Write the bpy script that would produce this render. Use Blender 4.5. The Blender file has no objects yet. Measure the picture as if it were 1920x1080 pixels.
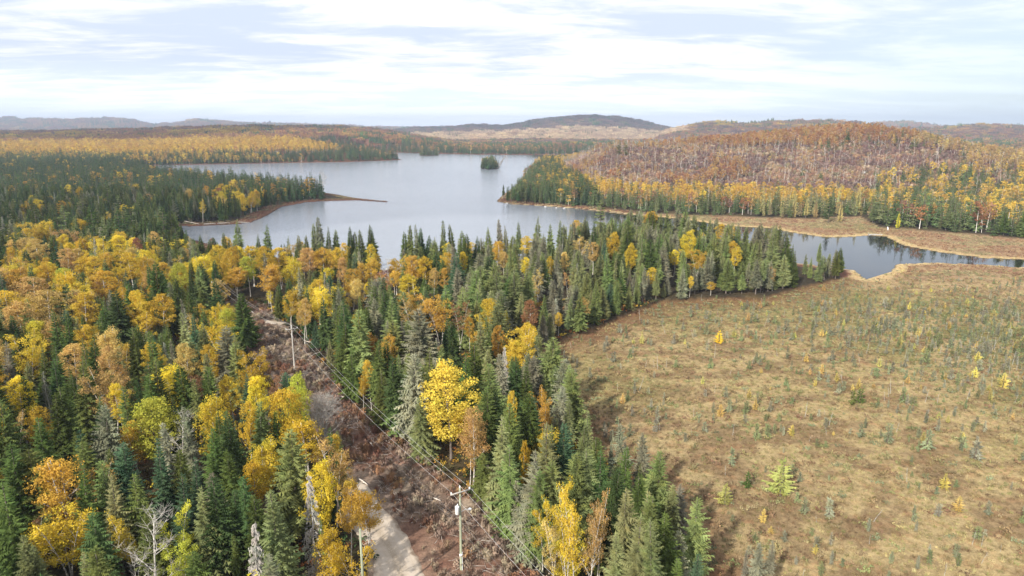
import bpy, math, random
import numpy as np
from mathutils import Vector

C = bpy.context.scene.collection
R_ = math.radians
# ------------------------------------------------------------------ camera
CAM_H = 51.5
PITCH = R_(13.06)
F = 1280.0
cd = bpy.data.cameras.new('camera'); cam = bpy.data.objects.new('camera', cd); C.objects.link(cam)
cam.location = (0, 0, CAM_H); cam.rotation_euler = (math.pi/2 - PITCH, 0, 0)
cd.sensor_width = 36.0; cd.lens = 24.0; cd.clip_start = 0.5; cd.clip_end = 60000
bpy.context.scene.camera = cam
# ------------------------------------------------------------------ light and sky
SUN_EL, SHADOW_AZ = R_(33), R_(34)        # shadows fall 34 degrees right of straight ahead
SKY_STRENGTH = 0.10
sc = bpy.context.scene
sc.view_settings.view_transform = 'Standard'; sc.view_settings.look = 'None'
sc.view_settings.exposure = 0.46; sc.view_settings.gamma = 1.0
sc.render.engine = 'CYCLES'
cy = sc.cycles
cy.max_bounces = 5; cy.diffuse_bounces = 3; cy.glossy_bounces = 2; cy.transmission_bounces = 2
cy.volume_bounces = 0; cy.transparent_max_bounces = 6; cy.use_denoising = True
cy.use_adaptive_sampling = False
sun_dir = Vector((-math.sin(SHADOW_AZ)*math.cos(SUN_EL), -math.cos(SHADOW_AZ)*math.cos(SUN_EL), math.sin(SUN_EL)))
sl = bpy.data.lights.new('sun', 'SUN'); sl.energy = 5.0; sl.angle = R_(0.6); sl.color = (1.0, 0.94, 0.84)
so = bpy.data.objects.new('sun', sl); C.objects.link(so)
so.rotation_euler = (-sun_dir).to_track_quat('-Z', 'Y').to_euler()

class N:
    """small helper for node trees"""
    def __init__(s, nt): s.nt = nt
    def n(s, t, ins=None, **kw):
        x = s.nt.nodes.new(t)
        for k, v in kw.items(): setattr(x, k, v)
        for k, v in (ins or {}).items(): s.set(x.inputs[k], v)
        return x
    def set(s, sock, v):
        if isinstance(v, bpy.types.NodeSocket): s.nt.links.new(v, sock)
        elif hasattr(v, 'outputs'): s.nt.links.new(v.outputs[0], sock)
        else:
            if isinstance(v, (tuple, list)) and len(v) == 3 and sock.type == 'RGBA': v = (*v, 1)
            sock.default_value = v
    def math(s, op, a, b=None, clamp=False):
        x = s.n('ShaderNodeMath', operation=op); x.use_clamp = clamp
        s.set(x.inputs[0], a)
        if b is not None: s.set(x.inputs[1], b)
        return x.outputs[0]
    def mix(s, f, a, b, blend='MIX'):
        x = s.n('ShaderNodeMix', data_type='RGBA', blend_type=blend)
        s.set(x.inputs[0], f); s.set(x.inputs[6], a); s.set(x.inputs[7], b)
        return x.outputs[2]
    def noise(s, vec, scale, detail=4, rough=0.55, dist=0.0):
        x = s.n('ShaderNodeTexNoise', {'Scale': scale, 'Detail': detail, 'Roughness': rough, 'Distortion': dist})
        if vec is not None: s.set(x.inputs['Vector'], vec)
        return x.outputs['Fac']
    def ramp(s, f, a, b, lo=0.0, hi=1.0):
        x = s.n('ShaderNodeMapRange', {'From Min': a, 'From Max': b, 'To Min': lo, 'To Max': hi}, interpolation_type='SMOOTHSTEP')
        s.set(x.inputs['Value'], f); return x.outputs[0]

w = bpy.data.worlds.new('World'); sc.world = w; w.use_nodes = True
w.node_tree.nodes.clear(); q = N(w.node_tree)
tc = q.n('ShaderNodeTexCoord')
sky = q.n('ShaderNodeTexSky', sky_type='NISHITA', sun_disc=False, sun_elevation=SUN_EL,
          sun_rotation=math.atan2(sun_dir.x, sun_dir.y), air_density=1.0, dust_density=1.5, ozone_density=1.0)
sep = q.n('ShaderNodeSeparateXYZ', {'Vector': tc.outputs['Generated']})
dz = q.math('ADD', q.math('ABSOLUTE', sep.outputs[2]), 0.09)
u = q.math('DIVIDE', sep.outputs[0], dz); v = q.math('DIVIDE', sep.outputs[1], dz)
uv = q.n('ShaderNodeCombineXYZ', {'X': q.math('ADD', q.math('MULTIPLY', u, 0.55), q.math('MULTIPLY', v, -0.12)), 'Y': v, 'Z': 3.7})
n1 = q.noise(uv, 0.85, 7, 0.58, 0.35)
n2 = q.noise(uv, 2.6, 6, 0.62, 0.5)
n3 = q.noise(uv, 0.33, 3, 0.5)
tone = q.ramp(q.math('ADD', q.math('MULTIPLY', n1, 0.55), q.math('MULTIPLY', n2, 0.45)), 0.42, 0.58)
ccol = q.mix(tone, (0.71, 0.80, 0.98), (1.12, 1.12, 1.14))
# thinner cloud low on the right hand side of the view
side = q.ramp(q.math('DIVIDE', sep.outputs[0], q.math('ADD', q.math('ABSOLUTE', sep.outputs[1]), 0.2)), 0.10, 0.62)
low = q.ramp(sep.outputs[2], 0.22, 0.04)
thin = q.math('MULTIPLY', q.math('MULTIPLY', side, low), q.ramp(n1, 0.68, 0.40))
cover = q.math('SUBTRACT', q.ramp(n3, 0.22, 0.42, 0.82, 1.0), q.math('MULTIPLY', thin, 0.30), clamp=True)
hz = q.ramp(sep.outputs[2], 0.10, 0.0)
ccol = q.mix(q.math('MULTIPLY', hz, 0.6), ccol, (1.75, 1.9, 2.05))
ccol = q.mix(q.math('MULTIPLY', q.math('MULTIPLY', side, low), 0.75), ccol, (0.84, 1.0, 1.03))
b1 = q.n('ShaderNodeBackground', {'Color': sky.outputs[0], 'Strength': SKY_STRENGTH})
b2 = q.n('ShaderNodeBackground', {'Color': ccol, 'Strength': 0.80})
ms = q.n('ShaderNodeMixShader', {0: cover, 1: b1.outputs[0], 2: b2.outputs[0]})
wo = q.n('ShaderNodeOutputWorld', {'Surface': ms.outputs[0]})

# ------------------------------------------------------------------ projection helpers
cp, sp_ = math.cos(PITCH), math.sin(PITCH)
def proj(x, y, z):
    x, y, z = np.asarray(x, float), np.asarray(y, float), np.asarray(z, float)
    d = y*cp - (z-CAM_H)*sp_
    d = np.where(d < 1, 1, d)
    return 960 + F*x/d, 540 - F*(y*sp_ + (z-CAM_H)*cp)/d
def unproj(px, py, z=0.0):
    """point on the horizontal plane at height z seen at a photo pixel"""
    a = (px-960)/F; b = (540-py)/F
    dx, dy, dz_ = a, cp + b*sp_, -sp_ + b*cp
    t = (z-CAM_H)/dz_
    return dx*t, dy*t
def wpoly(pts, z=0.0): return np.array([unproj(px, py, z) for px, py in pts])
def inpoly(px, py, poly):
    px, py = np.asarray(px, float), np.asarray(py, float)
    c = np.zeros(px.shape, bool); n = len(poly)
    for i in range(n):
        x1, y1 = poly[i]; x2, y2 = poly[(i+1) % n]
        if y1 == y2: continue
        c ^= ((y1 > py) != (y2 > py)) & (px < (x2-x1)*(py-y1)/(y2-y1)+x1)
    return c
def distpoly(px, py, poly, closed=True):
    px, py = np.asarray(px, float), np.asarray(py, float)
    d = np.full(px.shape, 1e18); n = len(poly)
    for i in range(n if closed else n-1):
        x1, y1 = poly[i]; x2, y2 = poly[(i+1) % n]
        ex, ey = x2-x1, y2-y1; L = ex*ex+ey*ey+1e-9
        t = np.clip(((px-x1)*ex+(py-y1)*ey)/L, 0, 1)
        d = np.minimum(d, (px-x1-t*ex)**2+(py-y1-t*ey)**2)
    return np.sqrt(d)
def sstep(x, a, b):
    t = np.clip((x-a)/(b-a), 0, 1); return t*t*(3-2*t)
_hr = np.random.RandomState(5).rand(256, 256)
def vnoise(x, y, s):
    """value noise 0..1, wavelength s metres"""
    x, y = np.asarray(x)/s, np.asarray(y)/s
    xi, yi = np.floor(x).astype(int), np.floor(y).astype(int)
    fx, fy = x-xi, y-yi; fx = fx*fx*(3-2*fx); fy = fy*fy*(3-2*fy)
    g = lambda a, b: _hr[a % 256, b % 256]
    return (g(xi, yi)*(1-fx)+g(xi+1, yi)*fx)*(1-fy)+(g(xi, yi+1)*(1-fx)+g(xi+1, yi+1)*fx)*fy
def fnoise(x, y, s): return (vnoise(x, y, s)*4+vnoise(x+91, y-37, s/2)*2+vnoise(x-17, y+55, s/4))/7

# ------------------------------------------------------------------ layout, read off as ground outlines
LAKE = wpoly([(334,424),(369,424),(433,421),(470,417),(500,404),(527,388),(575,379),(621,376.3),(667,375.2),(700,377.4),(726,379),(724,377.6),(700,375.3),(667,371.8),
    (625,364),(560,357),(480,349),(400,342),(320,330),(272,318),(276,311),(360,309),(480,307),(560,305),(640,304),(700,302),(753,300),
    (740,296),(690,291),(640,287.5),(690,284.5),(743,286),(800,288),(900,290),(1000,290.5),(1070,290),(1130,289),(1180,291),(1120,296),(1010,306),
    (985,325),(965,352),(945,364),(932,378),(960,383),(1030,387),(1080,391),(1180,402),(1280,411),(1370,424),(1447,428),(1480,435),
    (1547,445),(1600,444),(1627,441),(1660,443),(1697,461),(1763,473),(1847,484),(1930,487),(2300,500),(2300,520),(1930,503),(1847,497),(1747,493),(1680,496),
    (1673,510),(1640,520),(1623,524),(1600,507),(1560,502),(1480,492),(1400,477),(1300,462),(1200,455),(1100,462),(1000,482),
    (900,500),(800,506),(740,507),(722,509),(690,504),(600,496),(450,474),(350,447)])
ISLANDS = [wpoly([(902,316),(915,318),(932,317),(936,314),(925,311),(906,311)]), wpoly([(786,291.5),(800,292.5),(822,291.5),(824,290.3),(800,290),(788,290.3)])]
BOG_PX = [(1600,507),(1590,520),(1480,548),(1430,563),(1340,563),(1240,568),(1180,592),(1100,625),(1000,662),(1012,720),(1050,800),
    (1130,870),(1200,940),(1250,1010),(1300,1090),(1330,1300),(1330,1700),(4200,1700),(3500,600),(2400,520),(1930,503),(1847,497),(1747,493),(1680,496),(1673,510),(1640,520),(1623,524)]
BOG = wpoly(BOG_PX, 0.3)
MEADOW = wpoly([(1180,400),(1280,404),(1413,409),(1513,412),(1613,408),(1647,428),(1780,438),(1913,449),(2400,480),(2300,502),(1930,489),(1847,486),(1763,475),(1697,463),(1660,445),(1627,443),(1600,446),(1547,447),(1480,437),(1447,430),(1370,426),(1280,413)], 0.3)
CLEAR = wpoly([(425,566),(497,572),(545,622),(592,670),(644,740),(727,815),(797,867),(850,905),(900,952),(960,1012),(1020,1085),(1180,1400),(560,1400),(690,1080),(690,1035),(700,985),
    (660,920),(620,860),(585,800),(540,740),(490,690),(450,640),(425,600)], 1.4)
ROAD = wpoly([(300,597),(420,596),(492,597),(494,606),(455,608)],1.4)
ROAD_C = [unproj(*p, 1.4) for p in [(757,1500),(755,1250),(752,1080),(738,1040),(710,995),(675,950),(645,912)]]
VIS_CLEAR = [(440,572),(495,574),(540,618),(588,668),(640,738),(722,812),(790,866),(845,906),(895,952),(950,1010),(1005,1080),
    (705,1080),(700,1035),(722,975),(700,905),(665,860),(650,840),(655,800),(620,760),(590,735),(560,690),(520,665),(495,660),(470,640),(445,610)]
VIS_LAKE = [(340,300),(340,425),(372,447),(430,440),(470,455),(520,457),(560,450),(600,447),(640,452),(690,452),(706,452),(712,495),(738,500),(748,455),(800,440),(860,445),(920,440),(1000,437),(1060,418),(1100,405),(1180,400),(1180,300)]
VIS_POND = [(1480,436),(1640,440),(1920,480),(1920,505),(1680,500),(1620,525),(1592,505),(1590,470),(1560,470),(1500,480)]
VIS_CHAN = [(1180,398),(1280,408),(1370,424),(1447,429),(1480,436),(1480,452),(1420,447),(1380,438),(1330,429),(1280,421),(1180,406)]
def is_water(x, y):
    wtr = inpoly(x, y, LAKE)
    for p in ISLANDS: wtr &= ~inpoly(x, y, p)
    return wtr
# ridges: (distance, width front, width back, tree height, silhouette (px, py))
RIDGES = [
 (2300, 800, 900, 12, [(-1500,245),(-400,243),(0,247),(100,246),(200,243),(400,238),(500,236),(640,238),(700,241),(760,250),(830,262),(900,275),(1000,290),(1200,300)]),
 (7500, 1300, 2000, 8, [(-1500,236),(-300,232),(0,226),(60,228),(120,229),(200,226),(250,229),(290,238),(330,236),(370,229),(430,233),(480,236),(560,237),(640,240),(700,243),(900,246),(1100,247),(2500,247)]),
 (4500, 900, 1200, 10, [(600,262),(700,250),(780,241),(850,240),(900,236),(940,238),(1000,228),(1060,221),(1100,218),(1150,221),(1200,229),(1250,240),(1290,247),(1400,262),(1500,280)]),
 (3200, 500, 700, 9, [(700,290),(780,266),(880,256),(960,250),(1050,249),(1100,252),(1180,262),(1280,268),(1400,280)]),
 (3000, 700, 1100, 10, [(1180,285),(1250,246),(1300,236),(1340,232),(1400,234),(1450,230),(1520,228),(1600,232),(1640,240),(1700,244),(1770,241),(1800,238),(1850,237),(1920,240),(2100,243),(2600,240)]),
 (6000, 900, 1200, 8, [(1560,260),(1620,244),(1660,235),(1700,233),(1740,240),(1800,247),(1900,260)]),
]
def height(x, y):
    x, y = np.asarray(x, float), np.asarray(y, float)
    az = 960 + F*x/np.maximum(y*cp+12, 1)
    fwd = sstep(y, 200, 900)
    h = np.zeros(x.shape)
    for (R, wf, wb, th, sil) in RIDGES:
        sx, sy = zip(*sil)
        sy_ = np.interp(az, sx, sy)
        top = CAM_H + (243-sy_)*R/F*0.974 - th
        dd = y-R
        g = np.exp(-(dd/np.where(dd < 0, wf, wb))**2)
        h = np.maximum(h, np.maximum(top, 0)*g)
    # right hand hill
    zr = np.interp(x, [20, 60, 90, 115, 168, 210, 280, 341, 385, 410, 433, 464, 490, 520, 560, 700, 1300], [0, 3, 12, 25.5, 29, 31, 35, 41.5, 48, 48, 43.5, 36, 29, 24, 20, 15, 12])
    yy = y + (x-370)*0.10
    g = sstep(yy, 450, 800)*(1-0.9*sstep(yy, 830, 1300))
    h = np.maximum(h, zr*g)
    h = h*(1+0.22*(fnoise(x, y, 260)-0.5)) + fwd*(fnoise(x, y, 90)-0.45)*2.2*np.clip(h/10, 0, 1)
    wt = is_water(x, y)
    near = (y < 2200) & (y > 0)
    ds = np.full(x.shape, 500.0)
    dl = distpoly(x[near], y[near], LAKE)
    for p in ISLANDS: dl = np.minimum(dl, distpoly(x[near], y[near], p))
    ds[near] = dl
    bog = inpoly(x, y, BOG) | inpoly(x, y, MEADOW)
    base = np.where(bog, 0.12+0.22*sstep(ds, 0, 12)+0.25*(fnoise(x, y, 9)-0.5)*sstep(ds, 0, 10), 0.3+1.1*sstep(ds, 1, 22))
    edge = sstep(ds, 5, 90)
    z = base + h*edge
    z = np.where(wt, -np.minimum(0.10*ds, 2.0), z)
    return z

# ------------------------------------------------------------------ mesh helpers
def link(o, parent=None):
    C.objects.link(o)
    if parent is not None: o.parent = parent
    return o
def mesh_np(name, verts, faces, mats=(), mi=None, smooth=False):
    """verts (n,3); faces (m,k) one array or a list of arrays of different k"""
    me = bpy.data.meshes.new(name)
    fl = faces if isinstance(faces, list) else [faces]
    fl = [np.asarray(f, np.int32) for f in fl if len(f)]
    verts = np.asarray(verts, np.float32)
    me.vertices.add(len(verts)); me.vertices.foreach_set('co', verts.ravel())
    nl = sum(f.size for f in fl); nf = sum(len(f) for f in fl)
    me.loops.add(nl); me.polygons.add(nf)
    me.loops.foreach_set('vertex_index', np.concatenate([f.ravel() for f in fl]))
    tot = np.concatenate([np.full(len(f), f.shape[1], np.int32) for f in fl])
    st = np.concatenate([[0], np.cumsum(tot)[:-1]]).astype(np.int32)
    me.polygons.foreach_set('loop_start', st); me.polygons.foreach_set('loop_total', tot)
    if mi is not None: me.polygons.foreach_set('material_index', np.asarray(mi, np.int32))
    for m in mats: me.materials.append(m)
    if smooth: me.polygons.foreach_set('use_smooth', np.ones(nf, bool))
    me.update(calc_edges=True)
    return me
class MB:
    """collects triangles and quads"""
    def __init__(s): s.v = []; s.t = []; s.q = []; s.n = 0
    def tris(s, a):                 # (n,3,3)
        a = np.asarray(a, float).reshape(-1, 3); k = len(a)
        s.v.append(a); s.t.append(np.arange(k).reshape(-1, 3)+s.n); s.n += k
    def quads(s, a):                # (n,4,3)
        a = np.asarray(a, float).reshape(-1, 3); k = len(a)
        s.v.append(a); s.q.append(np.arange(k).reshape(-1, 4)+s.n); s.n += k
    def tube(s, pts, rad, sides=5, cap=True):
        pts = np.asarray(pts, float); rad = np.broadcast_to(np.asarray(rad, float), (len(pts),))
        d = np.gradient(pts, axis=0); d /= np.linalg.norm(d, axis=1)[:, None]+1e-9
        ref = np.where(np.abs(d[:, 2:3]) < 0.9, np.array([[0, 0, 1.]]), np.array([[1., 0, 0]]))
        u_ = np.cross(d, ref); u_ /= np.linalg.norm(u_, axis=1)[:, None]+1e-9; v_ = np.cross(d, u_)
        a = np.arange(sides)*2*math.pi/sides
        ring = pts[:, None]+rad[:, None, None]*(np.cos(a)[None, :, None]*u_[:, None]+np.sin(a)[None, :, None]*v_[:, None])
        m = len(pts); s.v.append(ring.reshape(-1, 3))
        i, j = np.meshgrid(np.arange(m-1), np.arange(sides), indexing='ij'); j2 = (j+1) % sides
        f = np.stack([i*sides+j, i*sides+j2, (i+1)*sides+j2, (i+1)*sides+j], -1).reshape(-1, 4)+s.n
        s.q.append(f); s.n += m*sides
        if cap:
            for e, k in ((0, 0), (m-1, (m-1)*sides)):
                s.v.append(pts[e][None]); c = s.n; s.n += 1
                b = c-m*sides-e*0 - (1 if e else 0)
                idx = np.arange(sides)+b+k
                s.t.append(np.stack([np.full(sides, c), idx, np.roll(idx, -1)], 1))
    def box(s, c, size, rz=0.0, rx=0.0, ry=0.0):
        cx = np.array([[x, y, z] for x in (-.5, .5) for y in (-.5, .5) for z in (-.5, .5)])*np.asarray(size)
        from mathutils import Euler
        M = np.array(Euler((rx, ry, rz)).to_matrix()); cx = cx@M.T+np.asarray(c)
        s.v.append(cx); s.q.append(np.array([[0,1,3,2],[4,6,7,5],[0,4,5,1],[2,3,7,6],[0,2,6,4],[1,5,7,3]])+s.n); s.n += 8
    def mesh(s, name, mat, smooth=False):
        f = []
        if s.t: f.append(np.concatenate(s.t))
        if s.q: f.append(np.concatenate(s.q))
        return mesh_np(name, np.concatenate(s.v), f, [mat] if mat else [], smooth=smooth)
    def obj(s, name, mat, parent=None, smooth=False, loc=None):
        o = bpy.data.objects.new(name, s.mesh(name, mat, smooth)); link(o, parent)
        if loc is not None: o.location = loc
        return o
def combine(name, parts):
    """one mesh from several (MB, material)"""
    vs, fs, mi, mats, n = [], [], [], [], 0
    tri, quad, mt, mq = [], [], [], []
    for k, (mb, mat) in enumerate(parts):
        v_ = np.concatenate(mb.v); vs.append(v_); mats.append(mat)
        for t in mb.t: tri.append(t+n); mt += [k]*len(t)
        for t in mb.q: quad.append(t+n); mq += [k]*len(t)
        n += len(v_)
    fl = ([np.concatenate(tri)] if tri else []) + ([np.concatenate(quad)] if quad else [])
    return mesh_np(name, np.concatenate(vs), fl, mats, mi=mt+mq)
def tag(o, label=None, cat=None, group=None, kind=None):
    if label: o['label'] = label
    if cat: o['category'] = cat
    if group: o['group'] = group
    if kind: o['kind'] = kind
    return o
def empty(name, loc, rz=0.0, sc_=(1, 1, 1)):
    o = bpy.data.objects.new(name, None); C.objects.link(o)
    o.location = loc; o.rotation_euler = (0, 0, rz); o.scale = sc_; o.empty_display_size = 0.5
    return o

# ------------------------------------------------------------------ materials
def new_mat(name):
    m = bpy.data.materials.new(name); m.use_nodes = True; m.node_tree.nodes.clear()
    return m, N(m.node_tree)
def simple(name, col, rough=0.7, var=0.25, scale=4.0, metal=0.0, stretch=(1, 1, 1), bump=0.0):
    m, q = new_mat(name)
    t = q.n('ShaderNodeTexCoord'); mp = q.n('ShaderNodeMapping', {'Vector': t.outputs['Object'], 'Scale': stretch})
    f = q.noise(mp.outputs[0], scale, 6, 0.6)
    c = q.mix(q.ramp(f, 0.3, 0.7), tuple(x*(1-var) for x in col), tuple(min(1, x*(1+var)) for x in col))
    p = q.n('ShaderNodeBsdfPrincipled', {'Base Color': c, 'Roughness': rough, 'Metallic': metal})
    if bump:
        b = q.n('ShaderNodeBump', {'Height': f, 'Strength': bump, 'Distance': 0.02}); q.set(p.inputs['Normal'], b.outputs[0])
    q.n('ShaderNodeOutputMaterial', {'Surface': p.outputs[0]})
    return m
def leaf_mat(name, trans=0.3, vscale=0.55, spread=0.35, hue=0.02, warm=(1.12, 0.88, 0.7), warm_amt=0.25, green_amt=0.5):
    m, q = new_mat(name)
    at = q.n('ShaderNodeAttribute', attribute_type='INSTANCER', attribute_name='tint')
    geo = q.n('ShaderNodeNewGeometry'); oi = q.n('ShaderNodeObjectInfo')
    f = q.noise(geo.outputs['Position'], vscale, 3, 0.6)
    f2 = q.noise(geo.outputs['Position'], vscale*7, 2, 0.6)
    k = q.math('ADD', q.math('MULTIPLY', f, 0.6), q.math('MULTIPLY', f2, 0.4))
    br = q.ramp(k, 0.32, 0.68, 1-spread, 1+spread)
    c = q.mix(1.0, at.outputs['Color'], q.n('ShaderNodeCombineColor', {0: br, 1: br, 2: br}).outputs[0], 'MULTIPLY')
    wv = q.mix(1.0, c, warm, 'MULTIPLY')
    c = q.mix(q.math('MULTIPLY', q.ramp(q.noise(geo.outputs['Position'], vscale*1.7, 2), 0.45, 0.7), warm_amt), c, wv)
    c = q.mix(q.math('MULTIPLY', q.ramp(q.noise(geo.outputs['Position'], vscale*0.8, 3), 0.52, 0.7), green_amt), c, q.mix(1.0, c, (0.72, 0.95, 0.8), 'MULTIPLY'))
    hs = q.n('ShaderNodeHueSaturation', {'Hue': q.math('ADD', q.math('MULTIPLY', oi.outputs['Random'], hue*2), 0.5-hue), 'Value': q.math('ADD', q.math('MULTIPLY', oi.outputs['Random'], 0.3), 0.85), 'Color': c})
    d = q.n('ShaderNodeBsdfDiffuse', {'Color': hs.outputs[0]}); t = q.n('ShaderNodeBsdfTranslucent', {'Color': hs.outputs[0]})
    mx = q.n('ShaderNodeMixShader', {0: trans, 1: d.outputs[0], 2: t.outputs[0]})
    q.n('ShaderNodeOutputMaterial', {'Surface': mx.outputs[0]})
    return m
M_NEEDLE = leaf_mat('needles', 0.10, 0.5, 0.40, 0.02, (1.3, 1.1, 0.7), 0.35)
M_LEAF = leaf_mat('autumn_leaves', 0.32, 0.45, 0.30, 0.015)
M_TWIG = leaf_mat('twigs', 0.0, 0.8, 0.35, 0.02)
def bark_mat(name, a, b, scale, stretch=(1, 1, 6)):
    m, q = new_mat(name)
    t = q.n('ShaderNodeTexCoord'); mp = q.n('ShaderNodeMapping', {'Vector': t.outputs['Object'], 'Scale': stretch})
    f = q.noise(mp.outputs[0], scale, 4, 0.6)
    c = q.mix(q.ramp(f, 0.50, 0.62), a, b)
    p = q.n('ShaderNodeBsdfPrincipled', {'Base Color': c, 'Roughness': 0.85})
    q.n('ShaderNodeOutputMaterial', {'Surface': p.outputs[0]})
    return m
M_BIRCH = bark_mat('birch_bark', (0.62, 0.58, 0.52), (0.18, 0.15, 0.12), 1.2)
M_BARK = bark_mat('grey_bark', (0.16, 0.13, 0.11), (0.08, 0.06, 0.05), 2.0, (3, 3, 1))
M_DEAD = bark_mat('dead_wood', (0.42, 0.40, 0.36), (0.25, 0.22, 0.19), 2.0, (3, 3, 1))
M_POLE = simple('treated_pole', (0.30, 0.32, 0.22), 0.8, 0.2, 2.0, stretch=(6, 6, 0.6))
M_POLE_GREY = simple('weathered_pole', (0.40, 0.37, 0.33), 0.85, 0.2, 2.0, stretch=(6, 6, 0.6))
M_GALV = simple('galvanised_steel', (0.55, 0.56, 0.57), 0.45, 0.12, 6, 0.6)
M_WHITE = simple('white_enamel', (0.80, 0.80, 0.79), 0.4, 0.05, 5)
M_PORC = simple('insulator_porcelain', (0.72, 0.73, 0.74), 0.25, 0.05, 5)
M_WIRE = simple('aluminium_cable', (0.62, 0.60, 0.57), 0.5, 0.1, 3, 0.3)
M_CABLE = simple('telephone_cable', (0.22, 0.20, 0.19), 0.6, 0.1, 3)
M_ROCK = simple('granite', (0.42, 0.40, 0.38), 0.85, 0.3, 1.5, bump=0.5)
M_LOG = simple('driftwood', (0.50, 0.44, 0.38), 0.85, 0.3, 1.5, stretch=(1, 4, 4))
M_TEAL = simple('teal_metal_roof', (0.10, 0.28, 0.25), 0.45, 0.12, 2.0)
M_MAROON = simple('maroon_siding', (0.075, 0.02, 0.018), 0.7, 0.2, 2.0)
M_GLASS = simple('dark_window_glass', (0.03, 0.04, 0.05), 0.1, 0.1, 2.0)
M_DOCK = simple('dock_boards', (0.52, 0.50, 0.46), 0.8, 0.2, 3.0, stretch=(5, 1, 1))

# ------------------------------------------------------------------ ground
def build_ground():
    az = np.radians(np.concatenate([np.arange(-180, -52, 4.0), np.arange(-52, 52, 0.19), np.arange(52, 180, 4.0)]))
    r = np.concatenate([[0.5, 6, 12], np.exp(np.arange(math.log(20), math.log(26000), 0.0085))])
    A, Rr = np.meshgrid(az, r)
    X, Y = (np.sin(A)*Rr), (np.cos(A)*Rr)
    sh = X.shape
    x, y = X.ravel(), Y.ravel()
    z = height(x, y)
    # drop for the horizon so the sheet ends below the far ridges
    px, py = proj(x, y, z)
    dwat = distpoly(x, y, LAKE); wt = is_water(x, y)
    n1, n2, n3 = fnoise(x, y, 45), fnoise(x+500, y, 14), fnoise(x, y+900, 5)
    col = np.zeros((len(x), 3))
    def lerp(a, b, t): return a+(b-a)*t[:, None]
    col[:] = (0.040, 0.032, 0.020)                                     # forest floor
    col = lerp(col, np.array([0.08, 0.06, 0.03]), sstep(n2, 0.4, 0.7))
    bog = inpoly(x, y, BOG); mead = inpoly(x, y, MEADOW)
    tan_, rust, olive = np.array([0.32, 0.24, 0.12]), np.array([0.165, 0.105, 0.058]), np.array([0.17, 0.15, 0.05])
    bc = np.tile(tan_, (len(x), 1))
    bc = lerp(bc, rust, 0.65*sstep(0.6*fnoise(x, y*1.8, 5.5)+0.4*n3+0.25*(n2-0.5), 0.46, 0.60))
    far = sstep(y, 170, 270)
    bc = lerp(bc, np.array([0.32, 0.21, 0.13]), far*0.5)
    # the greener patch of heath to the right of the bog
    gp = np.exp(-(((x-122)/40)**2+((y-160)/46)**2))
    bc = lerp(bc, olive, np.clip(gp*1.4, 0, 1)*sstep(n2, 0.3, 0.6)*0.8)
    bc = lerp(bc, olive, 0.5*sstep(n1, 0.52, 0.7))
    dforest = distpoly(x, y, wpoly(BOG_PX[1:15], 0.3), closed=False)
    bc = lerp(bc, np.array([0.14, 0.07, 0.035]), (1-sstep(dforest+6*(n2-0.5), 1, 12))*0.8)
    bc = lerp(bc, np.array([0.46, 0.34, 0.17]), (1-sstep(dwat+4*(n2-0.5), 2.0, 7))*0.9)   # pale sedge along the water
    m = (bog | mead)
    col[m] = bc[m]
    clear = inpoly(x, y, CLEAR)
    cc = lerp(np.tile(np.array([0.17, 0.125, 0.095]), (len(x), 1)), np.array([0.33, 0.26, 0.19]), sstep(n3, 0.45, 0.75))
    cc = lerp(cc, np.array([0.17, 0.08, 0.05]), 0.6*sstep(n2, 0.5, 0.7))
    col[clear] = cc[clear]
    # shoreline: brown heath strip
    shore = (~m) & (~clear) & (dwat < 4+9*n2)
    sc2 = lerp(np.tile(np.array([0.14, 0.065, 0.04]), (len(x), 1)), np.array([0.42, 0.33, 0.19]), (1-sstep(dwat+5*(n3-0.5), 0.8, 3.2))*sstep(x, -50, 30))
    col[shore] = sc2[shore]
    # slopes of the right hand hill: purple brown brush
    hill = (x > 60) & (y > 470) & (y < 1500)
    hc = lerp(np.tile(np.array([0.17, 0.11, 0.09]), (len(x), 1)), np.array([0.26, 0.15, 0.10]), sstep(n3, 0.4, 0.7))
    col[hill] = hc[hill]
    farm = y > 1100
    fc = lerp(np.tile(np.array([0.16, 0.075, 0.04]), (len(x), 1)), np.array([0.05, 0.06, 0.03]), sstep(fnoise(x, y, 300), 0.5, 0.7))
    col[farm & ~hill] = fc[farm & ~hill]
    col[wt] = (0.03, 0.03, 0.025)
    H, W = sh
    i, j = np.meshgrid(np.arange(H-1), np.arange(W-1), indexing='ij')
    f = np.stack([i*W+j, i*W+j+1, (i+1)*W+j+1, (i+1)*W+j], -1).reshape(-1, 4)
    jl = np.arange(H-1); f = np.concatenate([f, np.stack([jl*W+W-1, jl*W, (jl+1)*W, (jl+1)*W+W-1], 1)])
    mat, q = new_mat('ground_cover')
    at = q.n('ShaderNodeAttribute', attribute_name='cover')
    geo = q.n('ShaderNodeNewGeometry')
    fa, fb = q.noise(geo.outputs['Position'], 0.9, 6, 0.65), q.noise(geo.outputs['Position'], 4.0, 4, 0.7)
    br = q.ramp(q.math('ADD', q.math('MULTIPLY', fa, 0.55), q.math('MULTIPLY', fb, 0.45)), 0.34, 0.66, 0.62, 1.38)
    c = q.mix(1.0, at.outputs['Color'], q.n('ShaderNodeCombineColor', {0: br, 1: br, 2: br}).outputs[0], 'MULTIPLY')
    c = q.mix(q.math('MULTIPLY', q.ramp(q.noise(geo.outputs['Position'], 0.35, 4, 0.6), 0.5, 0.68), 0.35), c, q.mix(1.0, c, (1.15, 0.75, 0.7), 'MULTIPLY'))
    bmp = q.n('ShaderNodeBump', {'Height': fb, 'Strength': 0.8, 'Distance': 0.15})
    p = q.n('ShaderNodeBsdfPrincipled', {'Base Color': c, 'Roughness': 0.95, 'Normal': bmp.outputs[0]})
    p.inputs['Specular IOR Level'].default_value = 0.1
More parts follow.
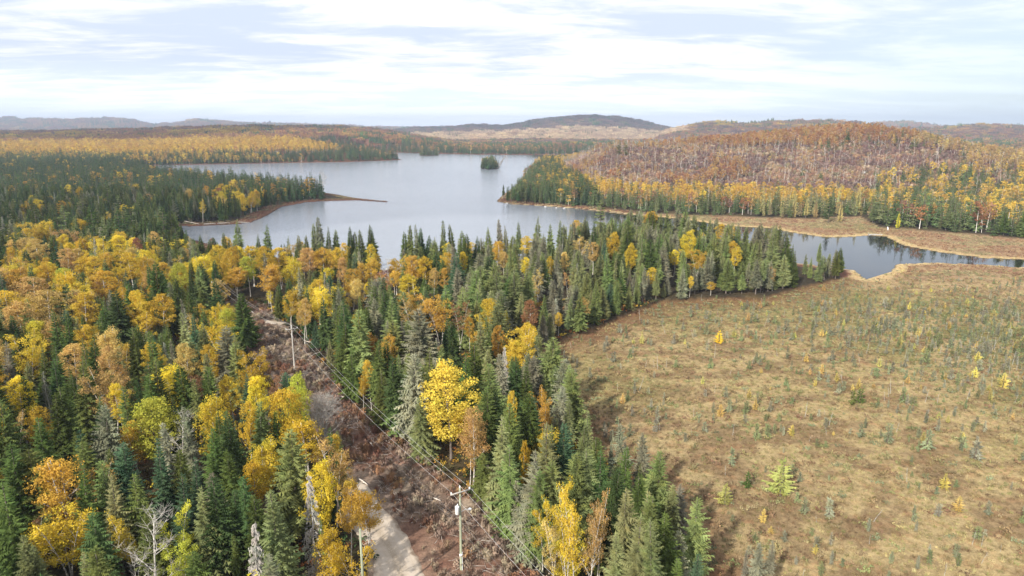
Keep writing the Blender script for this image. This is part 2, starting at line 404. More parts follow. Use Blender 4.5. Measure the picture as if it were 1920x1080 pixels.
    q.n('ShaderNodeOutputMaterial', {'Surface': p.outputs[0]})
    me = mesh_np('ground', np.stack([x, y, z], 1), f, [mat], smooth=True)
    a = me.attributes.new('cover', 'FLOAT_COLOR', 'POINT')
    a.data.foreach_set('color', np.concatenate([col, np.ones((len(x), 1))], 1).astype(np.float32).ravel())
    o = bpy.data.objects.new('ground', me); link(o); tag(o, kind='structure')
build_ground()

# water sheet
def build_water():
    pl = wpoly([(230,430),(230,317),(268,317),(276,309),(640,285),(690,282),(1240,283),(1300,400),(2400,470),(2400,560),(1500,560),(1100,520),(300,520)])
    mat, q = new_mat('lake_water')
    geo = q.n('ShaderNodeNewGeometry'); s = q.n('ShaderNodeSeparateXYZ', {'Vector': geo.outputs['Position']})
    mp = q.n('ShaderNodeMapping', {'Vector': geo.outputs['Position'], 'Scale': (0.5, 1.0, 1.0)})
    h1 = q.noise(mp.outputs[0], 0.9, 5, 0.6); h2 = q.noise(mp.outputs[0], 0.05, 3, 0.5)
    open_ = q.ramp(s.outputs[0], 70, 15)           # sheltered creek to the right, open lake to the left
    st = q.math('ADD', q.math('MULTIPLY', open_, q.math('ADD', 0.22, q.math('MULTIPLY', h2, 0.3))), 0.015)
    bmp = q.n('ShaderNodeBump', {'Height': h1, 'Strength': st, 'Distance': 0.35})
    p = q.n('ShaderNodeBsdfPrincipled', {'Base Color': q.mix(open_, (0.018, 0.020, 0.018), (0.24, 0.265, 0.30)), 'Roughness': q.ramp(open_, 0, 1, 0.03, 0.14), 'IOR': 1.333, 'Normal': bmp.outputs[0]})  # open lake base lightened to paint in bright sky reflection; creek base stays dark
    q.n('ShaderNodeOutputMaterial', {'Surface': p.outputs[0]})
    # the sheet follows the lake with a margin that lies under the banks
    x0, y0, x1, y1 = -900, 130, 900, 2300
    xs = np.linspace(x0, x1, 60); ys = np.linspace(y0, y1, 60)
    Xg, Yg = np.meshgrid(xs, ys)
    v_ = np.stack([Xg.ravel(), Yg.ravel(), np.zeros(Xg.size)], 1)
    i, j = np.meshgrid(np.arange(59), np.arange(59), indexing='ij')
    f = np.stack([i*60+j, i*60+j+1, (i+1)*60+j+1, (i+1)*60+j], -1).reshape(-1, 4)
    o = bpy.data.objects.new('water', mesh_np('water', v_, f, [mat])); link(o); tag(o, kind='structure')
build_water()

# gravel road
def build_road():
    mat, q = new_mat('gravel')
    geo = q.n('ShaderNodeNewGeometry')
    f1, f2 = q.noise(geo.outputs['Position'], 0.5, 5, 0.6), q.noise(geo.outputs['Position'], 9, 4, 0.7)
    c = q.mix(q.ramp(f1, 0.35, 0.65), (0.43, 0.36, 0.28), (0.53, 0.45, 0.36))
    c = q.mix(q.math('MULTIPLY', q.ramp(f2, 0.35, 0.7), 0.4), c, (0.30, 0.24, 0.19))
    bmp = q.n('ShaderNodeBump', {'Height': f2, 'Strength': 0.5, 'Distance': 0.03})
    p = q.n('ShaderNodeBsdfPrincipled', {'Base Color': c, 'Roughness': 0.95, 'Normal': bmp.outputs[0]})
    q.n('ShaderNodeOutputMaterial', {'Surface': p.outputs[0]})
    ac = q.n('ShaderNodeAttribute', attribute_name='across').outputs['Fac']
    verge = q.ramp(q.math('ADD', q.math('ABSOLUTE', ac), q.math('MULTIPLY', q.math('SUBTRACT', f1, 0.5), 0.9)), 0.72, 0.98)
    cen = q.math('MULTIPLY', q.ramp(q.math('ABSOLUTE', ac), 0.24, 0.05), q.math('MULTIPLY', q.ramp(f2, 0.3, 0.6), 0.6))
    rut = q.ramp(q.math('ABSOLUTE', q.math('SUBTRACT', q.math('ABSOLUTE', ac), 0.45)), 0.16, 0.04)
    c = q.mix(q.math('MULTIPLY', rut, 0.35), c, (0.52, 0.46, 0.39)); c = q.mix(cen, c, (0.27, 0.21, 0.14)); c = q.mix(verge, c, (0.20, 0.145, 0.10))
    q.set(p.inputs['Base Color'], c)
    rng = np.random.RandomState(3)
    def strip(name, cl, wid):
        cl = np.array(cl); t = np.linspace(0, len(cl)-1, 120)
        P = np.stack([np.interp(t, range(len(cl)), cl[:, k]) for k in (0, 1)], 1)
        for _ in range(10): P[1:-1] = (P[:-2]+2*P[1:-1]+P[2:])/4
        d = np.gradient(P, axis=0); d /= np.linalg.norm(d, axis=1)[:, None]; nrm = np.stack([-d[:, 1], d[:, 0]], 1)
        cols = np.linspace(-1, 1, 13)
        jit = fnoise(P[:, 0]*1.0, P[:, 1], 2.5)-0.5; jit2 = fnoise(P[:, 0]+50, P[:, 1], 2.5)-0.5
        V = []
        for k in cols:
            ww = wid/2*k + (jit2 if k > 0 else jit)*abs(k)*1.3
            X = P+nrm*ww[:, None]
            zz = height(X[:, 0], X[:, 1])
            V.append(np.stack([X[:, 0], X[:, 1], zz+0.06-0.10*abs(k)**6 - 0.03*(abs(abs(k)-0.45) < 0.1)], 1))
        V = np.stack(V, 1).reshape(-1, 3); W = len(cols)
        i, j = np.meshgrid(np.arange(119), np.arange(W-1), indexing='ij')
        f = np.stack([i*W+j, i*W+j+1, (i+1)*W+j+1, (i+1)*W+j], -1).reshape(-1, 4)
        me = mesh_np(name, V, f, [mat], smooth=True); at_ = me.attributes.new('across', 'FLOAT', 'POINT'); at_.data.foreach_set('value', np.tile(cols, 120).astype(np.float32)); o = bpy.data.objects.new(name, me); link(o); tag(o, kind='structure')
    strip('gravel_road', ROAD_C, 6.0)
    strip('track', [unproj(*p, 1.4) for p in [(330,603),(400,602),(450,601),(492,602),(530,608)]], 2.6)
build_road()

# ------------------------------------------------------------------ plants
def rot2(a): return np.stack([np.cos(a), np.sin(a)], -1)
def conifer(seed, h=14.0, R=2.1, levels=40, nb=7, seg=5, z0=0.10, power=0.85, droop=0.35, lace=1.0, narrow_top=0.0, trunk_r=0.17, dead=8, wedge=0.30, irr=0.25):
    """(crown MB, trunk MB): whorls of flat needle sprays around a tapered stem"""
    rg = np.random.RandomState(seed); cr, tr = MB(), MB()
    bend = rg.uniform(-0.15, 0.15, 2)
    zs = np.linspace(0, h, 8)
    tr.tube(np.stack([bend[0]*(zs/h)**2, bend[1]*(zs/h)**2, zs], 1), trunk_r*(1-zs/h)**0.8+0.015, 6)
    T = []
    side_gain = rg.uniform(1-irr, 1+irr, 5)
    for L in range(levels):
        t = (L+rg.uniform(-0.3, 0.3))/levels
        t = min(max(t, 0), 0.985); z = h*(z0+(1-z0)*t)
        rad = R*((1-t)**power)*min(1, 0.55+2.2*t)*rg.uniform(1-irr*0.6, 1+irr*0.6)+0.10
        n = max(4, int(nb*(0.5+0.5*(1-t))+0.5))
        a0 = rg.uniform(0, 6.28)
        for k in range(n):
            a = a0+k*6.283/n+rg.uniform(-0.25, 0.25)
            ln = rad*rg.uniform(0.72, 1.12)*side_gain[int((a % 6.283)/6.2832*5) % 5]
            d = np.array([math.cos(a), math.sin(a)]); pn = np.array([-d[1], d[0]])
            rise = (0.45*t-0.12)*ln; dr = droop*ln*(1.1-t)
            s_ = np.linspace(0.12, 1, seg+1)
            cx = d[None]*(s_*ln)[:, None]; cz = z+rise*s_-dr*s_**1.6+0.10*ln*s_**4
            wid = wedge*ln*(1-s_)**0.7+0.10*lace
            for i in range(seg):
                b0, b1 = s_[i], s_[i+1]
                for sg in (1, -1):
                    w_ = wid[i]*rg.uniform(0.7, 1.25)
                    p0 = np.array([*cx[i], cz[i]]); p1 = np.array([*cx[i+1], cz[i+1]])
                    tip2 = cx[i]+(cx[i+1]-cx[i])*rg.uniform(0.9, 1.5)+pn*sg*w_
                    tip = np.array([*tip2, cz[i+1]-w_*rg.uniform(0.15, 0.55)])
                    T.append([p0, p1, tip])
            # hanging spray under the branch, gives the crown body
            m = seg//2
            T.append([[*cx[0], cz[0]], [*cx[-1], cz[-1]], [*(cx[m]+pn*rg.uniform(-.2, .2)*ln*0.5), cz[m]-0.30*ln-0.10]])
            e = np.array([*cx[-1], cz[-1]]); T.append([e-[*(pn*0.07*lace), 0], e+[*(pn*0.07*lace), 0], e+[*(d*0.22*lace), -0.02]])
    # leader
    top = np.array([bend[0], bend[1], h])
    for k in range(5):
        a = k*1.26; T.append([top+[0, 0, 0.25], top+[0.09*math.cos(a), 0.09*math.sin(a), -0.30], top+[0.09*math.cos(a+1.3), 0.09*math.sin(a+1.3), -0.30]])
    cr.tris(T)
    for k in range(dead):
        a = rg.uniform(0, 6.28); zz = h*rg.uniform(0.05, z0+0.12); ln = R*rg.uniform(0.4, 0.8)
        tr.tube([[0, 0, zz], [ln*math.cos(a), ln*math.sin(a), zz-0.25*ln]], [0.03, 0.012], 3, cap=False)
    return cr, tr
def pine(seed, h=20, R=4.2, trunk_r=0.30):
    """white pine: separate, layered, upswept plumes"""
    rg = np.random.RandomState(seed); cr, tr = MB(), MB()
    zs = np.linspace(0, h, 8); tr.tube(np.stack([0*zs, 0*zs, zs], 1), trunk_r*(1-zs/h)**0.8+0.02, 6)
    Q = []
    lv = 15
    for L in range(lv):
        t = L/(lv-1); z = h*(0.16+0.82*t)
        for k in range(rg.randint(3, 6)):
            a = rg.uniform(0, 6.283); ln = R*(1-t)**0.7*rg.uniform(0.55, 1.15)+0.5
            d = np.array([math.cos(a), math.sin(a), 0.0]); e = np.array([d[0]*ln, d[1]*ln, z+0.22*ln*rg.uniform(0.3, 1.2)])
            tr.tube([[0, 0, z], [d[0]*ln*0.6, d[1]*ln*0.6, z+0.05*ln], e], [0.06, 0.04, 0.02], 3, cap=False)
            nt = int(26*ln/2)
            s_ = rg.uniform(0.25, 1.05, nt)
            base = np.array([0, 0, z])+(e-np.array([0, 0, z]))*s_[:, None]
            base += np.stack([rg.normal(0, 0.16*ln, nt)*(-d[1]), rg.normal(0, 0.16*ln, nt)*d[0], rg.normal(0, 0.13, nt)], 1)
            for b in base:
                for kk in range(3):
                    ax = rg.normal(0, 1, 3); ax[2] = abs(ax[2])*0.6; ax /= np.linalg.norm(ax); sd = np.cross(ax, rg.normal(0, 1, 3)); sd /= np.linalg.norm(sd)
                    Q.append([b-sd*0.14, b+sd*0.14, b+ax*rg.uniform(0.3, 0.6)])
    cr.tris(Q); return cr, tr
def limbs(tr, rg, base, h, spread, r0, n, z_lo, bend=0.3, sides=5):
    """main stem and rising limbs; returns limb points where leaves hang"""
    zs = np.linspace(0, 1, 8); dx, dy = rg.uniform(-bend, bend, 2)*h*0.25
    stem = np.stack([base[0]+dx*zs**1.5, base[1]+dy*zs**1.5+0.15*np.sin(zs*5), zs*h*0.96], 1)
    tr.tube(stem, r0*(1-zs*0.9)+0.01, 6)
    ends = [stem[-1]]; pts = []
    for k in range(n):
        t = z_lo+(0.93-z_lo)*(k+rg.uniform(0, 1))/n
        p = np.array([np.interp(t, zs, stem[:, i]) for i in range(3)])
        a = rg.uniform(0, 6.283); ln = spread*(1.15-t)*rg.uniform(0.7, 1.2)+0.4
        up = ln*rg.uniform(0.5, 1.1)
        mid = p+np.array([math.cos(a)*ln*0.5, math.sin(a)*ln*0.5, up*0.42])
        e = p+np.array([math.cos(a+0.2)*ln, math.sin(a+0.2)*ln, up])
        if e[2] > h: e[2] = h*rg.uniform(0.92, 0.99)
        tr.tube([p, mid, e], [r0*(1-t)*0.45+0.015, r0*(1-t)*0.3+0.012, 0.01], 4, cap=False)
        ends.append(e); pts += [mid, (mid+e)/2]
        for kk in range(3):
            a2 = rg.uniform(0, 6.283); l2 = ln*rg.uniform(0.25, 0.5)
            e2 = mid*(1-0.3*kk)+e*0.3*kk+np.array([math.cos(a2)*l2, math.sin(a2)*l2, l2*rg.uniform(0.2, 0.8)])
            tr.tube([mid*(1-0.3*kk)+e*0.3*kk, e2], [0.022, 0.008], 3, cap=False); ends.append(e2)
    return stem, ends, pts
def leaf_quads(rg, cen, rad, per, size):
    """small kite shaped leaf faces around clump centres"""
    cen = np.asarray(cen); n = len(cen)*per
    c = np.repeat(cen, per, 0); rr = np.repeat(np.broadcast_to(rad, (len(cen),)), per)
    d = rg.normal(0, 1, (n, 3)); d /= np.linalg.norm(d, axis=1)[:, None]
    p = c+d*(rr*rg.uniform(0.25, 1.0, n)**0.6)[:, None]*np.array([1, 1, 0.75])
    nn = d*0.7+rg.normal(0, 0.7, (n, 3)); nn /= np.linalg.norm(nn, axis=1)[:, None]
    u_ = np.cross(nn, rg.normal(0, 1, (n, 3))); u_ /= np.linalg.norm(u_, axis=1)[:, None]; v_ = np.cross(nn, u_)
    s = (size*rg.uniform(0.6, 1.3, n))[:, None]
    return np.stack([p-u_*s, p-v_*s*0.55, p+u_*s, p+v_*s*0.6], 1)
def broadleaf(seed, h=13, R=3.0, stems=1, z_lo=0.38, clumps=60, per=70, size=0.16, r0=0.13, fill=1.0, oval=1.0):
    rg = np.random.RandomState(seed); cr, tr = MB(), MB(); cen = []
    for s_ in range(stems):
        a = rg.uniform(0, 6.28); b = (0.35*math.cos(a)*(stems > 1), 0.35*math.sin(a)*(stems > 1))
        hh = h*(1 if s_ == 0 else rg.uniform(0.78, 0.97))
        st, ends, pts = limbs(tr, rg, b, hh, R*(1 if stems == 1 else 0.8), r0*(1 if stems == 1 else 0.75), 11, z_lo, 0.35 if stems == 1 else 0.9)
        cen += [e for e in ends]+[p for p in pts if rg.rand() < 0.6]
    cen = np.array(cen)
    # add clumps filling an uneven egg
    k = max(0, clumps-len(cen))
    zc, zr = h*(z_lo+1)/2, h*(1-z_lo)/2
    d = rg.normal(0, 1, (k, 3)); d /= np.linalg.norm(d, axis=1)[:, None]+1e-9
    lob = 1+0.22*np.sin(3*np.arctan2(d[:, 1], d[:, 0])+seed)+0.15*np.sin(5*d[:, 2]+seed)
    ex = np.stack([d[:, 0]*R*0.85*lob, d[:, 1]*R*0.85*lob, zc+d[:, 2]*zr*0.86], 1); ex[:, :2] *= (rg.uniform(0.45, 1, k)**0.5)[:, None]
    ex[:, :2] *= np.where(ex[:, 2] > zc, 1.0, 0.85+0.15*oval)[:, None]
    cen = np.concatenate([cen, ex])
    cr.quads(leaf_quads(rg, cen, R*0.21*rg.uniform(0.7, 1.4, len(cen)), int(per*fill), size))
    return cr, tr
def bare(seed, h=10, R=2.4, n=14, r0=0.12, twigs=5, z_lo=0.35, stems=1):
    rg = np.random.RandomState(seed); tr, tw = MB(), MB()
    for s_ in range(stems):
        st, ends, pts = limbs(tr, rg, (rg.uniform(-.3, .3)*(stems > 1), rg.uniform(-.3, .3)*(stems > 1)), h*rg.uniform(0.85, 1), R, r0, n, z_lo, 0.35 if stems == 1 else 0.8)
        for e in ends:
            for k in range(twigs):
                d = rg.normal(0, 1, 3); d[2] = abs(d[2])+0.2; d /= np.linalg.norm(d); L = R*rg.uniform(0.2, 0.45)
                tw.tube([e, e+d*L*0.5+rg.normal(0, .05, 3), e+d*L], [0.014, 0.010, 0.005], 3, cap=False)
    return tw, tr
def dead_spruce(seed, h=11, R=1.5):
    rg = np.random.RandomState(seed); tr, tw = MB(), MB()
    zs = np.linspace(0, h, 7); tr.tube(np.stack([0.1*np.sin(zs), 0*zs, zs], 1), 0.14*(1-zs/h)+0.02, 6)
    T = []
    for k in range(260):
        t = rg.uniform(0.1, 0.98); z = h*t; a = rg.uniform(0, 6.283); ln = R*(1-t)**0.8*rg.uniform(0.4, 1.1)+0.15
        e = np.array([math.cos(a)*ln, math.sin(a)*ln, z-0.35*ln]); m_ = np.array([math.cos(a)*ln*0.5, math.sin(a)*ln*0.5, z-0.05*ln])
        tw.tube([[0, 0, z], m_, e], [0.028, 0.018, 0.008], 3, cap=False)
        for j in range(4):
            s_ = rg.uniform(0.4, 1); b = np.array([0, 0, z])*(1-s_)+e*s_; T.append([b-[0.04, 0.02, 0], b+[0.05, 0.03, 0], b-[0, 0, rg.uniform(0.15, 0.35)]])
    tw.tris(T); return tw, tr

HI = {}      # kind -> list of (crown mesh, trunk mesh, height, radius)
def reg(kind, gen, leafm, barkm, h, R, cnt, **kw):
    L = HI.setdefault(kind, [])
    for i in range(cnt):
        kw2 = dict(kw)
        if gen is conifer and h > 9: kw2['power'] = kw.get('power', 0.85)*(1.0, 0.78, 1.15, 0.9, 0.68)[i % 5]; kw2['z0'] = kw.get('z0', 0.10)*(1, 1.5, 0.6, 2.0, 1.2)[i % 5]
        cr, tr = gen(seed=hash_(kind)+i*17, h=h, R=R, **kw2)
        L.append((cr.mesh(kind+'_crown', leafm), tr.mesh(kind+'_trunk', barkm), h, R, combine(kind+'_whole', [(cr, leafm), (tr, barkm)])))
def hash_(s): return sum(ord(c)*(i+3) for i, c in enumerate(s)) % 9973
reg('fir', conifer, M_NEEDLE, M_BARK, 14, 2.25, 5, levels=46, nb=8, seg=5)
reg('spruce', conifer, M_NEEDLE, M_BARK, 15, 2.5, 4, levels=44, nb=7, seg=5, droop=0.45, power=0.75, irr=0.35, z0=0.12)
reg('thin', conifer, M_NEEDLE, M_BARK, 15, 1.6, 4, levels=46, nb=6, seg=4, droop=0.5, power=0.6, irr=0.45, z0=0.2, dead=26)
reg('big', conifer, M_NEEDLE, M_BARK, 17, 3.3, 3, levels=44, nb=8, seg=7, droop=0.4, power=0.8, irr=0.4, z0=0.1)
reg('pine', pine, M_NEEDLE, M_BARK, 20, 4.0, 3)
reg('larch', conifer, M_NEEDLE, M_BARK, 14, 2.2, 3, levels=34, nb=6, seg=5, droop=0.15, power=0.8, wedge=0.18, irr=0.35, lace=0.8)
reg('birch', broadleaf, M_LEAF, M_BIRCH, 13, 2.6, 5, z_lo=0.40, clumps=130, per=46, size=0.115)
reg('birch_clump', broadleaf, M_LEAF, M_BIRCH, 13, 3.2, 4, stems=3, z_lo=0.33, clumps=230, per=34, size=0.12)
reg('birch_sparse', broadleaf, M_LEAF, M_BIRCH, 13, 2.8, 3, stems=2, z_lo=0.38, clumps=110, per=28, size=0.11)
reg('aspen', broadleaf, M_LEAF, M_BARK, 15, 3.6, 4, z_lo=0.2, clumps=260, per=36, size=0.14, r0=0.18)
reg('bare', bare, M_TWIG, M_BIRCH, 11, 2.4, 4)
reg('bare_clump', bare, M_TWIG, M_DEAD, 9, 3.2, 2, stems=4, n=12, twigs=9)
reg('dead', dead_spruce, M_TWIG, M_DEAD, 11, 1.5, 3)

# tints (linear albedo)
T_ = dict(
 fir=[(0.085,0.125,0.036),(0.100,0.135,0.038),(0.070,0.110,0.040),(0.125,0.150,0.045)],
 blue=[(0.070,0.120,0.065),(0.078,0.128,0.072)],
 olive=[(0.205,0.235,0.085),(0.185,0.215,0.090),(0.230,0.240,0.105),(0.160,0.205,0.070)],
 grey=[(0.23,0.225,0.15),(0.21,0.215,0.14),(0.25,0.24,0.17)],
 y=[(0.64,0.48,0.050),(0.60,0.44,0.050)], g=[(0.60,0.44,0.055),(0.58,0.41,0.055)], o=[(0.58,0.37,0.065),(0.54,0.34,0.065)],
 b=[(0.56,0.40,0.14),(0.54,0.37,0.13)], l=[(0.56,0.50,0.06),(0.46,0.46,0.07)], r=[(0.36,0.19,0.09),(0.32,0.17,0.09)],
 larch=[(0.46,0.38,0.17),(0.42,0.36,0.16)], twig=[(0.34,0.27,0.23)], greytwig=[(0.45,0.42,0.38)], lichen=[(0.30,0.31,0.24),(0.26,0.27,0.20)])

# individual trees, collected first and split later into individuals and the mass behind
TREES = []   # dict(x,y,z,h,kind,col,hand,wid)
rnd = random.Random(11)
def add_top(px, py, h, kind, col, wpx=None, label=None, hand=True):
    z0 = 1.4
    x, y = unproj(px, py, z0+h)
    d = math.sqrt(x*x+y*y+(CAM_H-z0-h)**2)
    Rw = HI[kind][0][3]*h/HI[kind][0][2]
    if wpx is not None:
        wm = wpx*d/F/2
        if wm > 4.6 and col != 'bright' and kind in ('birch', 'birch_clump', 'aspen', 'birch_sparse'):
            n = int(math.ceil(wm/3.6)); 
            for k in range(n):
                fx = (k+0.5)/n*2-1
                add_top(px+fx*wpx/2*0.72, py+abs(fx)*wpx*0.10+rnd.uniform(0, 6), h*rnd.uniform(0.9, 1.05), kind, col, wpx/n*1.35)
            return
        Rw = wm
    TREES.append(dict(x=x, y=y, h=h, kind=kind, col=col, R=Rw, hand=hand, label=label))
BR = [ # px, py(top), width px, colour, kind, height
 (105,850,112,'o','birch_clump',13.5),(115,938,105,'y','birch_clump',11),(172,850,50,'b','birch_sparse',12),(65,757,50,'g','birch',12),(195,690,75,'b','birch_clump',13),
 (220,712,42,'g','birch',12),(277,740,92,'l','aspen',13),(245,785,75,'g','birch_clump',10),(395,735,82,'g','birch_clump',14),(462,750,42,'g','birch',13),
 (492,815,74,'g','birch_clump',12),(470,862,56,'y','birch',10),(525,722,85,'y','aspen',14),(560,695,62,'l','aspen',14),(565,778,88,'y','birch_clump',11),
 (625,800,84,'b','birch_sparse',14),(590,862,70,'y','aspen',12),(648,890,56,'o','birch',12),(685,918,86,'g','birch_clump',12),(612,985,78,'y','birch_clump',9),
 (660,1000,60,'y','birch_sparse',8),(235,950,58,'g','birch_sparse',10),(320,930,66,'l','birch_sparse',11),(330,1010,60,'l','birch_clump',8),
 (30,560,60,'b','birch',14),(80,540,62,'b','birch',14),(150,545,56,'g','birch',14),(95,592,66,'b','birch_clump',12),(38,622,60,'g','birch_clump',13),(130,642,62,'b','birch',12),(8,660,50,'y','birch',13),
 (28,702,54,'y','birch',12),(160,605,56,'g','birch',13),(70,405,78,'g','birch_clump',15),(205,405,82,'y','aspen',16),(60,440,60,'b','birch',14),(130,458,56,'b','birch',14),
 (95,480,60,'g','birch',14),(165,470,58,'g','birch',14),(232,462,70,'g','birch',15),(275,470,50,'b','birch',14),(190,505,62,'g','birch',14),(55,515,60,'b','birch',14),(110,530,54,'b','birch',13),
 (225,520,60,'g','birch',14),(25,500,54,'o','birch',14),(10,540,50,'g','birch',13),
 (322,485,74,'l','aspen',15),(352,540,72,'y','birch_clump',14),(300,548,60,'g','birch',14),(262,560,56,'g','birch_clump',13),(385,556,76,'y','aspen',14),(412,596,62,'y','birch_clump',13),(330,600,64,'g','birch_clump',13),
 (425,575,50,'l','aspen',10),(400,640,70,'y','birch_clump',13),(345,640,50,'b','birch',12),(465,655,60,'y','birch_clump',12),(510,690,50,'r','birch_sparse',9),(480,700,55,'y','birch',12),(430,700,50,'g','birch',11),
 (418,452,68,'g','aspen',15),(470,458,50,'g','birch',14),(463,478,42,'l','birch',13),(500,492,56,'o','birch_clump',13),(522,462,50,'g','birch',14),(545,478,50,'g','birch_clump',14),(575,462,52,'b','birch',14),(603,462,54,'o','birch',14),
 (440,500,56,'o','birch',13),(480,530,56,'b','birch_clump',13),(640,480,30,'b','birch',13),(658,500,46,'o','birch',13),(645,468,22,'y','birch',12),(692,455,24,'g','birch',13),(697,482,40,'o','birch',13),(670,520,40,'b','birch_clump',11),
 (741,482,30,'g','birch',12),(775,476,46,'o','birch',13),(797,478,40,'y','birch',13),(765,512,44,'g','birch',11),(738,505,30,'o','birch',9),(812,500,30,'b','birch',11),(836,500,24,'o','birch',11),
 (882,452,34,'g','birch',12),(870,470,22,'y','birch',11),(936,450,26,'g','birch',13),(985,440,30,'g','birch',12),(985,480,22,'y','birch',10),(945,470,26,'b','birch',10),
 (1150,434,38,'y','aspen',14),(1182,455,30,'y','aspen',12),(1086,438,44,'b','birch_sparse',13),(1113,452,30,'b','birch',12),(1030,478,22,'y','birch',11),(1010,502,32,'b','birch_sparse',11),(1058,470,24,'b','birch',11),(1065,500,26,'b','birch_sparse',10),
 (1290,430,34,'y','aspen',14),(1266,466,24,'y','birch',10),(1380,460,26,'g','birch',12),(1295,516,16,'y','birch',8),(1334,527,20,'o','birch',7),
 (770,552,58,'b','birch_sparse',14),(822,548,70,'o','birch_clump',14),(862,556,40,'r','birch_sparse',13),(600,532,58,'g','birch_clump',14),(542,540,42,'g','birch_clump',14),(565,556,40,'b','birch',12),(500,560,34,'g','birch',11),
 (680,617,50,'o','birch_clump',11),(722,626,52,'o','birch_clump',12),(692,672,30,'o','birch',10),(678,700,22,'g','birch',8),(842,680,108,'bright','aspen',16),(882,758,80,'b','birch_clump',13),(820,850,60,'y','birch_clump',7),
 (931,608,30,'o','birch',12),(895,618,40,'o','birch',10),(962,730,26,'g','birch',12),(1017,726,52,'o','birch_clump',12),(986,822,26,'y','birch',12),(1040,893,66,'y','birch_sparse',13),(1085,905,74,'g','birch_sparse',15),(1128,912,58,'b','birch_sparse',13),(1060,1000,70,'y','birch_clump',8),(1068,925,66,'g','birch_sparse',14),(1108,935,64,'b','birch_sparse',14),(1022,935,56,'y','birch_sparse',12),(1048,960,60,'b','birch_sparse',12),
 (20,765,36,'b','birch_sparse',10),(60,975,50,'r','birch_sparse',8),(880,590,26,'o','birch',9),(505,615,18,'g','birch',7),
]
T_['bright'] = [(0.72,0.59,0.09)]; T_['lt'] = [(0.34,0.34,0.11)]
for (a, b, c, d, k, h) in BR:
    n0 = len(TREES); add_top(a, b, h, k, d, c*(1.05 if d == 'bright' else 0.86))
    if a < 430 and 400 < b < 670:                     # some of these groups are looser, spruces stand between the crowns
        TREES[n0:] = [t for t in TREES[n0:] if rnd.random() > 0.27]
